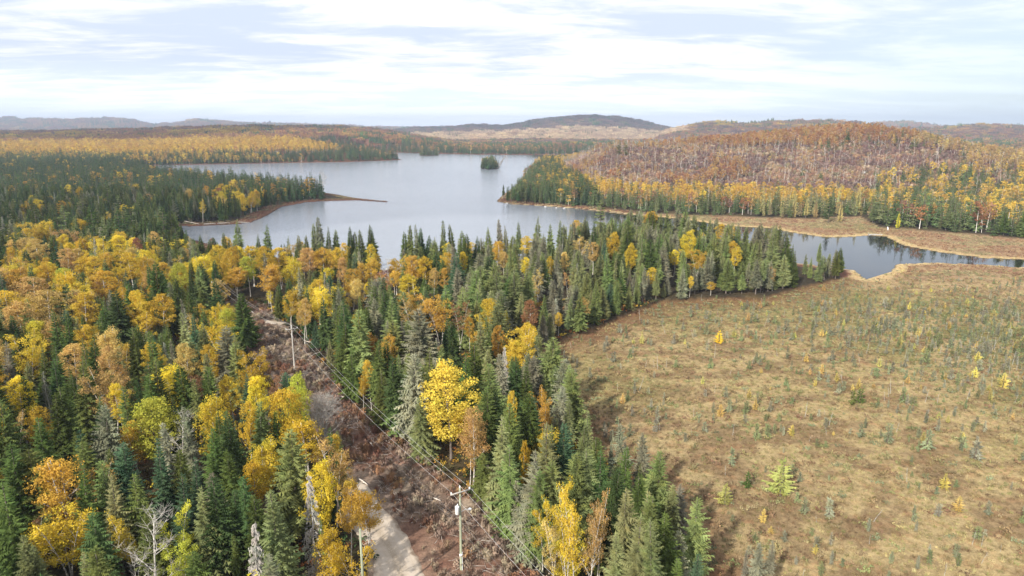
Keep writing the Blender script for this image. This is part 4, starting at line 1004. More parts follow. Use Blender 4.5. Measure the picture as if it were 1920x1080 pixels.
yel = (zone == 3) & (cat == 1) & (pxr > 1720); tn[yel] = tints([(0.50,0.36,0.14),(0.46,0.31,0.15),(0.36,0.26,0.14)], yel.sum())
cat[lar] = 0; tn[lar] = tints([(0.38,0.33,0.15),(0.30,0.30,0.13),(0.36,0.30,0.17)], lar.sum())
sz = np.choose(zone, [0.88, 0.85, 0.55, 0.8])*np.where(lar, 1.0, 1)*np.where(cat == 0, 0.95, 1.0)
sz = np.where((beh < 10) & (pxr < 1640), sz*0.8, sz); sz = np.where((beh < 40) & (pxr > 1635), sz*1.3, sz)
m = keepm
far_out('hillside_forest', 'conifers and golden trees along the far right bank and up the hill', x[m], y[m], z[m], cat[m], tn[m], sz[m])
# bare white birches standing in the brush and below the hill top: individuals and rest
mb_ = ((zone == 2) & (rg.rand(len(x)) < 0.13)) | ((zone == 3) & (rg.rand(len(x)) < 0.10) & (y < 860)) | ((zone == 1) & (rg.rand(len(x)) < 0.05))
bi = np.where(mb_)[0]; bi = bi[np.argsort(np.hypot(x[bi], y[bi]))]
inv = [i for i in bi if 960 < pxr[i] < 1930]; one = inv[:290]; so_ = set(one); rest = [i for i in bi if i not in so_]
def hill_region(px):
    return ('above the golden trees near the headland' if px < 1200 else 'on the brown brush slope below the hill crest' if px < 1450 else 'on the brush slope above the pale larches' if px < 1650 else 'on the right shoulder of the hill')
for i in one:
    o = bpy.data.objects.new('bare_birch', BB[rnd.randrange(8)]); link(o); s_ = rnd.uniform(0.7, 1.25)
    o.location = (x[i], y[i], z[i]-0.2); o.rotation_euler = (0, 0, rnd.uniform(0, 6.28)); o.scale = (s_, s_, s_*rnd.uniform(0.85, 1.15))
    tag(o, 'thin leafless white birch stem among many '+hill_region(pxr[i]), 'birch', 'leafless white birches '+hill_region(pxr[i]))
rest = np.array(rest, int)
scatter('bare_birch_wood', 'mass of leafless white stems higher up the hill', 'bare', BB, np.stack([x[rest], y[rest], z[rest]], 1), rg.uniform(0, 6.28, len(rest)), rg.uniform(0.6, 1.15, len(rest)), rg.randint(0, 8, len(rest)), tints([(0.5, 0.45, 0.4)], len(rest)))
# distinct larches and pines on the right bank
lm = low = None
for (px_, py_, h_, kind, col, lab) in [
   (1612,348,17,'larch','larch','tallest straw yellow larch behind the creek pool'),(1580,374,13,'larch','larch','bushy straw yellow larch just left of the tallest larch'),
   (1492,362,14,'larch','larch','broad pale yellow larch at the left end of the larches'),(1515,370,12,'larch','larch','pale grey yellow larch right of the broad one'),(1533,376,11,'larch','larch','short pale larch midway along the creek shore larches'),
   (1470,358,13,'larch','larch','slim pale larch before the dark firs'),(1445,360,13,'larch','larch','greenish yellow larch beside dark firs'),
   (1558,368,15,'pine','fir','dark round pine between the pale larches'),(1690,398,9,'larch','l','small yellow green cedar shaped tree by the dock shore'),
   (1160,262,18,'pine','fir','left of two tall dark pines on the low skyline above the headland'),(1172,262,18,'pine','fir','right of two tall dark pines on the low skyline above the headland'),
   (1432,240,13,'spruce','fir','lone dark spruce standing above the hill crest, left'),(1390,242,11,'spruce','fir','small lone dark spruce on the hill crest farther left'),(1585,242,16,'big','fir','dark spruce on the hill crest near its highest point'),
   (1528,229,12,'thin','fir','dark spruce tip at the top of the hill')]:
    # find the standing point on the terrain whose top reaches that pixel
    ys = np.arange(330, 1000, 2.0); dd = ys*cp+8; xs = (px_-960)/F*dd; zz = height(xs, ys); tx_, ty_ = proj(xs, ys, zz+h_)
    if py_ < 300: ok = np.where((ys > 520))[0]; i = ok[np.argmin(np.abs(ty_[ok]-py_)+0.02*np.abs(ys[ok]-700))]
    else: ok = np.where((ys < 560))[0]; i = ok[np.argmin(np.abs(ty_[ok]-py_))]
    V = HI[kind]; v_ = V[rnd.randrange(len(V))]; e = empty(NAMEOF[kind], (xs[i], ys[i], zz[i]-0.1), rnd.uniform(0, 6), (h_/v_[2],)*3)
    tag(e, lab, CATOF[NAMEOF[kind]], 'landmark trees on the right bank')
    cr = bpy.data.objects.new('crown', v_[0]); tr = bpy.data.objects.new('trunk', v_[1]); link(cr, e); link(tr, e); c = shade(col, rnd); cr['tint'] = c; tr['tint'] = c
# far shores and hills: trees to 1600 m, clumps beyond
x, y = grid(-1850, 1850, 1120, 1700, 8.0)
k = in_view(x, y) & ~is_water(x, y) & ~((x > 90) & (y < 1250)); x, y = x[k], y[k]; dw = distpoly(x, y, LAKE); k = dw > 3; x, y, dw = x[k], y[k], dw[k]
z = height(x, y); pxf, pyf = proj(x, y, z)
nzf = fnoise(x, y, 120)
left = pxf < 770
shoreb = dw < 75+50*nzf
goldb = left & ~shoreb & (y < 1580+100*(nzf-0.5)) & (pxf < 720)
pcf = np.where(shoreb, 0.9, np.where(goldb, 0.06, np.where(left, 0.12, 0.8)))
cat = (rg.rand(len(x)) > pcf).astype(int)
tn = np.where(cat[:, None] == 0, tints(G_FAR, len(x)), np.where(goldb[:, None], tints(Y_FAR, len(x)), tints(R_FAR, len(x))))
far_out('far_shore_forest', 'dark conifers and yellow trees along the far shore of the lake', x, y, z, cat, tn, np.where(cat == 0, 1.0, 1.1)*1.12)
for (nm, lab, y0, y1, s_, sc_) in [('hill_forest', 'rust coloured woods on the hills beyond the lake', 1700, 3000, 20, 1.0), ('distant_forest', 'faded woods on the distant hills', 3000, 5400, 34, 1.5)]:
    x, y = grid(-y1*1.05, y1*1.05, y0, y1, s_)
    k = in_view(x, y); x, y = x[k], y[k]; z = height(x, y); k = z > 0.6; x, y, z = x[k], y[k], z[k]
    pxf, pyf = proj(x, y, z); nzf = fnoise(x, y, 260); nz2 = fnoise(x, y+999, 90)
    pale = (pxf > 760) & (pxf < 1290) & (y > 2650) & (y < 3700)
    pcf = np.where(pale, 0.04, np.where((pxf > 760) & (y < 2100), 0.75, 0.12+0.35*(nz2 > 0.6)))
    cat = (rg.rand(len(x)) > pcf).astype(int)
    tn = np.where(cat[:, None] == 0, tints(G_FAR, len(x)), np.where(pale[:, None], tints(B_FAR, len(x)), tints(R_FAR, len(x))))
    yl = (cat == 1) & ~pale & ((nzf > 0.64) | ((y < 1780) & (pxf < 500))); tn[yl] = tints(Y_FAR, yl.sum())*0.8
    mv = (cat == 1) & ~pale & ((y > 3700) | ((y > 2000) & (rg.rand(len(x)) < 0.5))); tn[mv] = tints(M_FAR, mv.sum())
    far_out(nm, lab, x, y, z, cat, tn, sc_, KC+KB, 'clumps', 3, 0.5)
x, y = grid(-5800, 5800, 5400, 8600, 75)
k = in_view(x, y); x, y = x[k], y[k]; z = height(x, y); k = z > 15; x, y, z = x[k], y[k], z[k]
cat = (rg.rand(len(x)) > 0.35).astype(int); tn = np.where(cat[:, None] == 0, tints(G_FAR, len(x)), tints(R_FAR, len(x)))
far_out('horizon_forest', 'woods on the blue hills at the horizon', x, y, z, cat, tn, 3.2, KC+KB, 'clumps', 3, 0.5)
# island trees
def tree_at(px_, py_, h_, kind, col, name, lab, grp, base_py=True, lean=None):
    xx, yy = unproj(px_, py_, 0.4); V = HI[kind]; v_ = V[rnd.randrange(len(V))]; zz = max(0.2, float(height(np.array([xx]), np.array([yy]))[0]))
    e = empty(name, (xx, yy, zz-0.1), rnd.uniform(0, 6), (h_/v_[2],)*3); tag(e, lab, CATOF[name], grp)
    if lean: e.rotation_euler = lean
    cr = bpy.data.objects.new('crown', v_[0]); tr = bpy.data.objects.new('trunk', v_[1]); link(cr, e); link(tr, e); c = shade(col, rnd); cr['tint'] = c; tr['tint'] = c
for (nn_, cx_, py_, wd, hh_, num, tg) in [('nearer', 917, 314.5, 22, 20, 12, 'small wooded island in mid lake'), ('farther', 799, 291.2, 26, 8, 9, 'low far islet')]:
    for i in range(num):
        f_ = (i+0.5)/num*2-1
        tree_at(cx_+f_*wd/2*0.95, py_+rnd.uniform(-1.6, 1.2)*(1 if hh_ > 10 else 0.25), hh_*rnd.uniform(0.72, 1.0)*(1-0.25*abs(f_)), rnd.choice(['fir', 'spruce', 'thin']), 'olive' if hh_ > 10 else 'fir', 'spruce_tree', 'green spruce in the cluster on the '+tg, 'spruces on the '+tg)
tree_at(933, 315, 22, 'dead', 'greytwig', 'dead_spruce', 'dead spruce leaning out over the water from the right end of the small island', 'island deadwood', lean=(R_(8), R_(33), 0))
tree_at(605, 371, 21, 'bare', 'greytwig', 'bare_tree', 'tall bare grey snag standing above the end of the wooded point', 'snags on the point', lean=(0, R_(1), 0))
for (a, b, h_) in [(944,377,12),(951,377,11),(955,380,8)]: tree_at(a, b, h_, 'thin', 'fir', 'spruce_tree', 'small dark spruce at the very tip of the right headland', 'spruces at the tip of the headland')

# ------------------------------------------------------------------ bog plants
reg('bog', conifer, M_NEEDLE, M_BARK, 3.0, 0.50, 5, levels=12, nb=4, seg=2, z0=0.12, droop=0.5, wedge=0.35, irr=0.7, lace=0.4, trunk_r=0.045, dead=16, power=0.4)
reg('tamarack', conifer, M_NEEDLE, M_BARK, 3.5, 1.0, 3, levels=13, nb=5, seg=3, z0=0.12, droop=0.1, wedge=0.25, irr=0.4, lace=0.5, trunk_r=0.05, dead=0)
def shrub(seed, R=0.6, h=0.45, n=70, s=0.09, z=0.5):
    r = np.random.RandomState(seed); c = np.stack([r.normal(0, R*0.5, 10), r.normal(0, R*0.5, 10), h*r.uniform(0.3, 0.9, 10)], 1)
    m = MB(); m.quads(leaf_quads(r, c, R*0.35, n//10, s)); return m
def tuft(seed, n=26, h=0.5, R=0.4):
    r = np.random.RandomState(seed); T = []
    for k in range(n):
        b = np.array([r.normal(0, R*0.5), r.normal(0, R*0.5), 0]); a = r.uniform(0, 6.28); w_ = 0.035
        T.append([b+[w_*math.cos(a), w_*math.sin(a), 0], b-[w_*math.cos(a), w_*math.sin(a), 0], b+[r.normal(0, 0.16), r.normal(0, 0.16), h*r.uniform(0.5, 1.1)]])
    m = MB(); m.tris(T); return m
def stick(seed):
    r = np.random.RandomState(seed); m = MB(); l = r.uniform(0.1, 0.4)
    m.tube([[0, 0, 0], [l*0.4, 0, 1.4], [l, 0.1, 2.8]], [0.035, 0.03, 0.015], 4)
    for k in range(9):
        z_ = r.uniform(0.6, 2.6); a = r.uniform(0, 6.28); q_ = r.uniform(0.15, 0.45); m.tube([[l*z_/2.8, 0, z_], [l*z_/2.8+q_*math.cos(a), q_*math.sin(a), z_+0.1]], [0.012, 0.006], 3, cap=False)
    return m
SHR = [shrub(i).mesh('shrub', M_TWIG) for i in range(4)]
TUF = [tuft(i).mesh('tuft', M_TWIG) for i in range(5)]
STK = [stick(i).mesh('stick', M_DEAD) for i in range(5)]
def bogpts(s, y0, y1):
    x, y = grid(5, 290, y0, y1, s); k = inpoly(x, y, BOG) & in_view(x, y, 0.98, 14) & (distpoly(x, y, LAKE) > 1.0); return x[k], y[k]
def patch(x, y): return np.exp(-(((x-122)/40)**2+((y-160)/44)**2))*(0.6+0.8*fnoise(x+9, y, 18))
x, y = bogpts(0.85, 50, 235); n = len(x); z = height(x, y); m = rg.rand(n) < np.clip(1.3-y/190, 0.35, 1); x, y, z = x[m], y[m], z[m]; n = len(x)
nb2 = 0.6*fnoise(x, y*1.8, 5.5)+0.4*fnoise(x, y+900, 5)+0.25*(fnoise(x+500, y, 14)-0.5)
tn = np.where((nb2+rg.normal(0, 0.04, n) > 0.53)[:, None], tints([(0.20,0.14,0.08),(0.23,0.165,0.095),(0.24,0.195,0.09)], n), tints([(0.34,0.275,0.14),(0.40,0.325,0.18),(0.29,0.245,0.115),(0.25,0.235,0.10)], n))
gpt = np.clip(1.3*patch(x, y), 0, 0.75)*(fnoise(x, y, 10) > 0.42); tn = tn*(1-gpt[:, None])+np.array([0.20, 0.20, 0.085])*gpt[:, None]
scatter('bog_sedge', 'tan and rust coloured sedge covering the bog', 'tuft', TUF, np.stack([x, y, z-0.03], 1), rg.uniform(0, 6.28, n), rg.uniform(0.5, 1.0, n), rg.randint(0, 5, n), tn)
x, y = bogpts(1.9, 50, 250); z = height(x, y); n = len(x); pt = patch(x, y); m = rg.rand(n) < 0.35+0.9*pt+0.4*(fnoise(x, y, 16) > 0.5)
x, y, z, pt = x[m], y[m], z[m], pt[m]; n = len(x)
tn = np.where((rg.rand(n) < 0.35+0.5*pt)[:, None], tints([(0.20,0.21,0.09),(0.19,0.21,0.12),(0.24,0.23,0.11)], n), tints([(0.23,0.15,0.09),(0.31,0.24,0.12),(0.25,0.19,0.11)], n))
scatter('bog_heath', 'low olive and brown heath shrubs on the bog', 'shrub', SHR, np.stack([x, y, z], 1), rg.uniform(0, 6.28, n), rg.uniform(0.6, 1.7, n), rg.randint(0, 4, n), tn)
x, y = bogpts(1.75, 52, 240); z = height(x, y); n = len(x); pt = patch(x, y); nn3 = fnoise(x+40, y, 11)
m = rg.rand(n) < (0.075+0.15*(nn3 > 0.52)+0.85*pt)*np.clip(1.25-(y-170)/90, 0.15, 1)*np.clip((x+5-(y-60)*-0.1)/25, 0.3, 1)
x, y, z, pt = x[m], y[m], z[m], pt[m]; n = len(x); h = rg.uniform(0.8, 2.6, n)*np.where(rg.rand(n) < 0.15, 1.4, 1); h *= np.where(y > 200, 0.7, 1); h = np.where(y < 80, np.minimum(h, 1.9), h)
kd = rg.choice(3, n, p=[0.74, 0.09, 0.17])           # spruce, tamarack, snag
GB = [(0.22,0.22,0.15),(0.20,0.22,0.13),(0.25,0.24,0.18),(0.18,0.21,0.10)]
tn = np.where((kd == 1)[:, None], tints([(0.50,0.40,0.12),(0.42,0.38,0.13),(0.48,0.34,0.12)], n), tints(GB, n))
pxb, pyb = proj(x, y, z); app = h/np.hypot(x, y); seen = (pxb > 0) & (pxb < 1925) & (pyb < 1090)
inds = set()
BN = ['bog_spruce', 'tamarack_sapling', 'bog_snag']; BC = ['spruce', 'tamarack', 'snag']; BL = ['stunted grey green spruce', 'small yellow tamarack', 'thin bare grey snag']
for kk in range(3):
    c = np.where((kd == kk) & seen)[0]; c = c[np.argsort(-app[c])][:[288, 140, 140][kk]]
    for r_, i in enumerate(c):
        inds.add(i); place = ('among the dense green heath at the right' if pt[i] > 0.45 else 'on the near open bog' if y[i] < 100 else 'on the middle of the open bog' if y[i] < 150 else 'on the far part of the bog')
        lab = 'one of many %ss %s' % (BL[kk], place) if kk != 0 else 'one of many stunted grey green spruces '+place
        if kk == 2: me = STK[rnd.randrange(5)]; ref = 2.8; o = bpy.data.objects.new(BN[kk], me)
        if kk == 2: link(o); o.location = (x[i], y[i], z[i]-0.05); o.scale = (h[i]/ref,)*3; o.rotation_euler = (rnd.uniform(-.15, .15), rnd.uniform(-.2, .25), rnd.uniform(0, 6))
        else:
            V = HI['bog' if kk == 0 else 'tamarack']; v_ = V[rnd.randrange(len(V))]; s_ = h[i]/v_[2]
            o = empty(BN[kk], (x[i], y[i], z[i]-0.05), rnd.uniform(0, 6.28), (s_*rnd.uniform(0.8, 1.3), s_, s_))
            cr = bpy.data.objects.new('crown', v_[0]); tr = bpy.data.objects.new('trunk', v_[1]); link(cr, o); link(tr, o); cr['tint'] = tuple(float(a) for a in tn[i]); tr['tint'] = cr['tint']
        tag(o, lab, BC[kk], BL[kk]+'s '+place)
m = np.array([i for i in range(n) if i not in inds], int)
BM = [v_[4] for v_ in HI['bog']]+[v_[4] for v_ in HI['tamarack']]+STK
idx = np.where(kd == 0, rg.randint(0, 5, n), np.where(kd == 1, 5+rg.randint(0, 3, n), 8+rg.randint(0, 5, n)))
scatter('bog_thicket', 'scattered tiny stunted trees farther out on the bog', 'bog', BM, np.stack([x[m], y[m], z[m]], 1), rg.uniform(0, 6.28, len(m)), (h/3.0)[m], idx[m], tn[m])
for (px_, py_, h_, kind, col, name, lab) in [
   (1470,858,6.0,'tamarack','lt','tamarack_sapling','tallest green yellow tamarack standing alone on the near bog'),(1362,905,3.4,'tamarack','lt','tamarack_sapling','bushy yellow green tamarack left on the near bog'),
   (1350,618,3.6,'tamarack','y','tamarack_sapling','bright yellow tamarack alone on the far bog'),(1425,1015,6.5,'spruce','grey','bog_spruce','grey lichen covered spruce at the bottom edge of the bog'),
   (1450,1010,6.5,'thin','grey','bog_spruce','tall thin grey green spruce at the bottom edge of the bog'),(1400,1030,5.5,'thin','grey','bog_spruce','leaning grey spruce at the bottom edge of the bog'),
   (1405,885,2.6,'bog','fir','bog_spruce','round dark green spruce clump on the near bog'),(1600,730,3.0,'bog','fir','bog_spruce','left dark spruce of the dark green clump in mid bog'),(1615,728,3.0,'bog','fir','bog_spruce','right dark spruce of the dark green clump in mid bog'),
   (1663,590,4.5,'thin','grey','bog_spruce','tall grey green spruce where the heath begins on the far bog'),(1860,540,4.0,'thin','grey','bog_spruce','thin grey green spruce near the far right edge of the bog')]:
    xx, yy = unproj(px_, py_, 0.4+h_); V = HI[kind]; v_ = V[0]; zz = float(height(np.array([xx]), np.array([yy]))[0]); s_ = h_/v_[2]
    o = empty(name, (xx, yy, zz-0.05), rnd.uniform(0, 6), (s_*(1.2 if kind in ('spruce', 'tamarack') else 1),)*2+(s_,)); tag(o, lab, 'spruce' if 'spruce' in name else 'tamarack', 'landmark trees on the bog')
    cr = bpy.data.objects.new('crown', v_[0]); tr = bpy.data.objects.new('trunk', v_[1]); link(cr, o); link(tr, o); c = shade(col, rnd); cr['tint'] = c; tr['tint'] = c
# meadow and shore heath across the creek, heath along all shores
x, y = grid(-330, 420, 240, 620, 1.9); k = in_view(x, y) & ~is_water(x, y); x, y = x[k], y[k]; dw = distpoly(x, y, LAKE); md = inpoly(x, y, MEADOW) | inpoly(x, y, BOG)
k = (md & (y > 235)) | ((dw < 10) & (y > 300)); x, y, dw, md = x[k], y[k], dw[k], md[k]; z = height(x, y); n = len(x)
tn = np.where((dw < 3.5)[:, None] & (x > 0)[:, None], tints([(0.50,0.38,0.20),(0.46,0.36,0.17)], n), np.where((fnoise(x, y, 14) < 0.52)[:, None], tints([(0.28,0.165,0.10),(0.24,0.14,0.09),(0.33,0.23,0.14)], n), tints([(0.34,0.28,0.16),(0.24,0.22,0.12)], n)))
scatter('shore_heath', 'rusty heath and pale sedge along the shores', 'shrub', SHR, np.stack([x, y, z-0.05], 1), rg.uniform(0, 6.28, n), rg.uniform(0.7, 1.8, n)*np.where(dw < 3, 0.6, 1), rg.randint(0, 4, n), tn)
# red brown brush on the hill slope
def brush(seed, R=1.6, h=2.0):
    r = np.random.RandomState(seed); T = []
    for k in range(60):
        a = r.uniform(0, 6.28); q_ = R*r.uniform(0.1, 1); b = np.array([q_*0.5*math.cos(a), q_*0.5*math.sin(a), 0]); e = np.array([q_*math.cos(a), q_*math.sin(a), h*r.uniform(0.5, 1)])
        p_ = np.array([-math.sin(a), math.cos(a), 0])*0.07; T.append([b-p_, b+p_, e]); T.append([e-p_*3, e+p_*3, e+[0, 0, 0.5]])
    m = MB(); m.tris(T); return m
BRU = [brush(i).mesh('brush', M_TWIG) for i in range(4)]
x, y = grid(60, 700, 460, 900, 4.2); k = in_view(x, y) & ~is_water(x, y); x, y = x[k], y[k]; z = height(x, y); k = z > 5; x, y, z = x[k], y[k], z[k]; n = len(x)
tn = np.where((fnoise(x, y, 24) > 0.52)[:, None], tints([(0.18,0.115,0.105),(0.21,0.135,0.12),(0.16,0.12,0.105)], n), tints([(0.30,0.18,0.12),(0.25,0.16,0.125),(0.34,0.22,0.14),(0.20,0.17,0.11),(0.36,0.27,0.20)], n))
scatter('hillside_brush', 'purple brown leafless brush on the slope of the right hill', 'brush', BRU, np.stack([x, y, z-0.1], 1), rg.uniform(0, 6.28, n), rg.uniform(0.8, 1.8, n), rg.randint(0, 4, n), tn)

# ------------------------------------------------------------------ clearing: brush, slash, logs
x, y = grid(-110, 40, 40, 235, 1.15); k = inpoly(x, y, CLEAR); x, y = x[k], y[k]
rc = distpoly(x, y, ROAD_C, closed=False); trk = distpoly(x, y, [unproj(*p, 1.4) for p in [(330,603),(400,602),(450,601),(492,602),(530,608)]], closed=False)
k = (rc > 3.4) & (trk > 1.8); x, y, rc = x[k], y[k], rc[k]; z = height(x, y); n = len(x); m = rg.rand(n) < 0.72
x, y, z, rc = x[m], y[m], z[m], rc[m]; n = len(x); nc = fnoise(x, y, 6)
tn = np.where((nc > 0.52)[:, None], tints([(0.27,0.155,0.10),(0.24,0.155,0.11),(0.33,0.19,0.11)], n), tints([(0.28,0.215,0.165),(0.23,0.175,0.14),(0.38,0.30,0.22)], n))
scatter('clearing_brush', 'low reddish brown regrowth in the power line clearing', 'brush', BRU, np.stack([x, y, z-0.05], 1), rg.uniform(0, 6.28, n), rg.uniform(0.22, 0.62, n)*np.where(rc < 5, 0.6, 1), rg.randint(0, 4, n), tn)
def slash(seed):
    r = np.random.RandomState(seed); m = MB()
    for k in range(7):
        a = r.uniform(0, 6.28); L = r.uniform(0.5, 2.0); c = np.array([r.normal(0, .6), r.normal(0, .6), r.uniform(0.03, 0.3)]); d = np.array([math.cos(a), math.sin(a), r.uniform(-.15, .15)])*L/2
        m.tube([c-d, c+r.normal(0, .05, 3), c+d], [0.03, 0.025, 0.01], 3, cap=False)
    return m
SLA = [slash(i).mesh('slash', M_LOG) for i in range(5)]
m = rg.rand(n) < 0.34
scatter('slash_debris', 'cut branches and slash strewn over the clearing', 'slash', SLA, np.stack([x[m], y[m], z[m]+0.05], 1), rg.uniform(0, 6.28, m.sum()), rg.uniform(0.5, 1.3, m.sum()), rg.randint(0, 5, m.sum()), tints([(0.5, 0.4, 0.3)], m.sum()))
# undergrowth in the forest
x, y = grid(-200, 60, 30, 200, 2.2); k = ~inpoly(x, y, CLEAR) & ~inpoly(x, y, BOG) & ~is_water(x, y) & in_view(x, y); x, y = x[k], y[k]; z = height(x, y); n = len(x)
tn = np.where((rg.rand(n) < 0.4)[:, None], tints([(0.45,0.30,0.05),(0.35,0.16,0.05)], n), tints([(0.05,0.08,0.03),(0.10,0.09,0.04)], n))
scatter('forest_undergrowth', 'low green and yellow undergrowth beneath the trees', 'shrub', SHR, np.stack([x, y, z], 1), rg.uniform(0, 6.28, n), rg.uniform(0.9, 2.4, n), rg.randint(0, 4, n), tn)
def log(p0, p1, r0, lab, grp, mat=M_LOG, name='fallen_log', lift=0.0):
    p0, p1 = np.array([*p0, 0.0]), np.array([*p1, 0.0]); zz = height(np.array([p0[0], p1[0]]), np.array([p0[1], p1[1]])); p0[2] = max(zz[0], 0)+r0*0.7+0.1+lift; p1[2] = max(zz[1], 0)+r0*0.7+0.1
    c = (p0+p1)/2; mb = MB(); d = (p1-p0)/np.linalg.norm(p1-p0); nrm = np.array([-d[1], d[0], 0])
    mb.tube([p0-c, (p0-c)*0.4+nrm*0.08, (p1-c)*0.4+nrm*0.05, p1-c], [r0, r0*0.9, r0*0.75, r0*0.5], 7)
    for k_ in range(2):
        t = rnd.uniform(-0.3, 0.6); b = d*t*np.linalg.norm(p1-p0)/2; mb.tube([b, b+nrm*rnd.choice((-1, 1))*0.5+d*0.35+[0, 0, 0.25]], [r0*0.35, 0.01], 4)
    o = mb.obj(name, mat, loc=tuple(c)); tag(o, lab, 'log', grp)
for (a, b, c_, d_, lab) in [(478,590,470,583,'pale log lying across the top of the clearing just above the track'),(800,793,812,800,'grey log lying in the middle of the clearing'),(805,934,826,941,'short grey log beside the clearing brush left of the utility pole'),
    (700,805,722,800,'pale stick lying near the leafless grey tree side of the clearing'),(560,655,548,668,'pale log lying beside the second utility pole'),(570,640,588,646,'pale log at the forest side of the second pole'),(585,668,600,662,'stack end log on the slash pile right of the second pole'),
    (640,745,655,752,'brown log in the upper middle of the clearing'),(672,900,690,912,'log by the bend of the gravel road'),(690,828,700,840,'thin grey log right of the leafless tree'),(515,632,530,640,'pale broken log in the far clearing'),(500,655,512,650,'short log in the far clearing near the yellow trees')]:
    log(unproj(a, b, 1.4), unproj(c_, d_, 1.4), 0.13, lab, 'logs lying in the clearing')
for (a, b, c_, d_, lab) in [(338,417,373,421.5,'long pale driftwood log on the shore of the wooded point'),(382,421.8,405,420.5,'grey driftwood log right of the long pale one'),(408,420.5,432,419,'grey driftwood log in the middle of the point shore'),(446,418,468,417.5,'thin pale log lying off the shore of the wooded point')]:
    log(unproj(a, b, 0.2), unproj(c_, d_, 0.2), 0.3, lab, 'driftwood along the wooded point')
# shore boulders and rocks on the slope
def rock(xx, yy, s, lab, grp, flat=0.55, name='boulder'):
    r = np.random.RandomState(rnd.randrange(99999)); bm = []; import bmesh
    b = bmesh.new(); bmesh.ops.create_icosphere(b, subdivisions=2, radius=1.0)
    for v_ in b.verts:
        k_ = 1+0.25*math.sin(v_.co.x*3+r.rand()*0.6+s)+0.18*math.sin(v_.co.y*4+s*3)+r.uniform(-.06, .06); v_.co = Vector((v_.co.x*k_*s*1.2, v_.co.y*k_*s, v_.co.z*k_*s*flat))
    me = bpy.data.meshes.new(name); b.to_mesh(me); b.free(); me.materials.append(M_ROCK); o = bpy.data.objects.new(name, me); link(o)
    o.location = (xx, yy, max(0.0, float(height(np.array([xx]), np.array([yy]))[0]))+s*flat*0.3); o.rotation_euler.z = r.uniform(0, 6); tag(o, lab, 'boulder', grp)
for (a, b, s, lab) in [(951,381.5,0.9,'pale boulder at the water edge near the headland tip'),(1023,387.6,0.9,'pale boulder on the headland shore right of the first'),(1043,389.5,0.6,'small pale boulder on the headland shore'),(1058,390.5,0.8,'flat pale boulder on the headland shore near the firs')]:
    rock(*unproj(a, b, 0.2), s, lab, 'boulders on the headland shore')
for i, (a, b, s) in enumerate([(1302,312,2.6),(1318,312,2.0),(1385,311,1.8),(1440,322,2.2),(1452,322,1.6),(1512,321,2.2),(1520,323,1.6),(1620,324,2.4),(1340,317,1.8),(1405,320,2.0),(1360,316,1.6),(1470,323,1.6),(1246,288,2.0),(1580,306,1.8),(1660,340,2.0),(1290,318,1.5),(1555,318,1.4),(1500,316,1.5)]):
    ys = np.arange(480, 800, 1.0); xs = (a-960)/F*(ys*cp+6); zz = height(xs, ys); _, ty_ = proj(xs, ys, zz); j = int(np.argmin(np.abs(ty_-b)))
    rock(xs[j], ys[j], s, 'pale bare rock %s of the outcrops on the brown slope' % (['at the left end', 'in the middle', 'at the right end'][0 if a < 1370 else 1 if a < 1520 else 2]), 'rock outcrops on the brown hillside', 0.4, 'rock_outcrop')

# ------------------------------------------------------------------ power line
def mid(px_, py_, z): return unproj(px_, py_, z)
G0 = 1.4
P1 = mid(865, 1068, G0); P2 = mid(552.5, 694, G0); P3 = mid(404, 0, G0)
dv = np.array(P2)-np.array(P1)
P2 = np.array(P2); P1 = np.array(P1)
# third pole: its top shows at (405, 526)
P3 = np.array(unproj(405, 526, G0+10.2)); P0 = P1-(P2-P1)*0.98
def pole(pos, h, name_lab, fit, mat):
    z = float(height(np.array([pos[0]]), np.array([pos[1]]))[0])
    e = empty('utility_pole', (pos[0], pos[1], z)); tag(e, name_lab, 'utility pole', 'utility poles along the clearing')
    d = (P1-P2)/np.linalg.norm(P1-P2); ang = math.atan2(d[1], d[0])+math.pi/2
    if abs(ang) > math.pi/2: ang += math.pi
    ux = np.array([math.cos(ang), math.sin(ang), 0])
    if ux[0] < 0: ux = -ux
    mb = MB(); mb.tube([[0, 0, -0.3], [0, 0, h*0.5], [0, 0, h]], [0.17, 0.14, 0.11], 12); mb.obj('shaft', mat, e, smooth=False)
    att = []
    if fit:
        arm = MB(); rz = math.atan2(ux[1], ux[0]); c = np.array([0.14*math.sin(rz), -0.14*math.cos(rz), h-0.45]); arm.box(c, (2.5, 0.12, 0.14), rz); ao = arm.obj('crossarm', M_POLE_GREY, e)
        br_ = MB()
        for s in (-1, 1): br_.tube([c+ux*0.75*s+[0, 0, -0.08], np.array([0, 0, h-1.15])+[c[0], c[1], 0]], [0.022, 0.022], 4)
        br_.obj('arm_brace', M_GALV, e)
        for s in (-1.15, 1.15):
            mi_ = MB(); b = c+ux*s; mi_.tube([b+[0, 0, 0.06], b+[0, 0, 0.14], b+[0, 0, 0.17], b+[0, 0, 0.24], b+[0, 0, 0.30]], [0.03, 0.09, 0.06, 0.10, 0.05], 8); mi_.obj('insulator', M_PORC, e); att.append(b+[0, 0, 0.30])
        mi_ = MB(); b = np.array([0, 0, h]); mi_.tube([b, b+[0, 0, 0.1], b+[0, 0, 0.14], b+[0, 0, 0.22], b+[0, 0, 0.3]], [0.03, 0.09, 0.06, 0.10, 0.05], 8); mi_.obj('insulator', M_PORC, e); att.insert(1, b+[0, 0, 0.3])
    return e, z, [a+np.array([pos[0], pos[1], z]) for a in att], ux
e1, z1, A1, ux = pole(P1, 10.5, 'near utility pole with crossarm and white transformer standing beside the gravel road', True, M_POLE)
e2, z2, A2, _ = pole(P2, 9.6, 'second grey utility pole with crossarm halfway up the clearing', True, M_POLE_GREY)
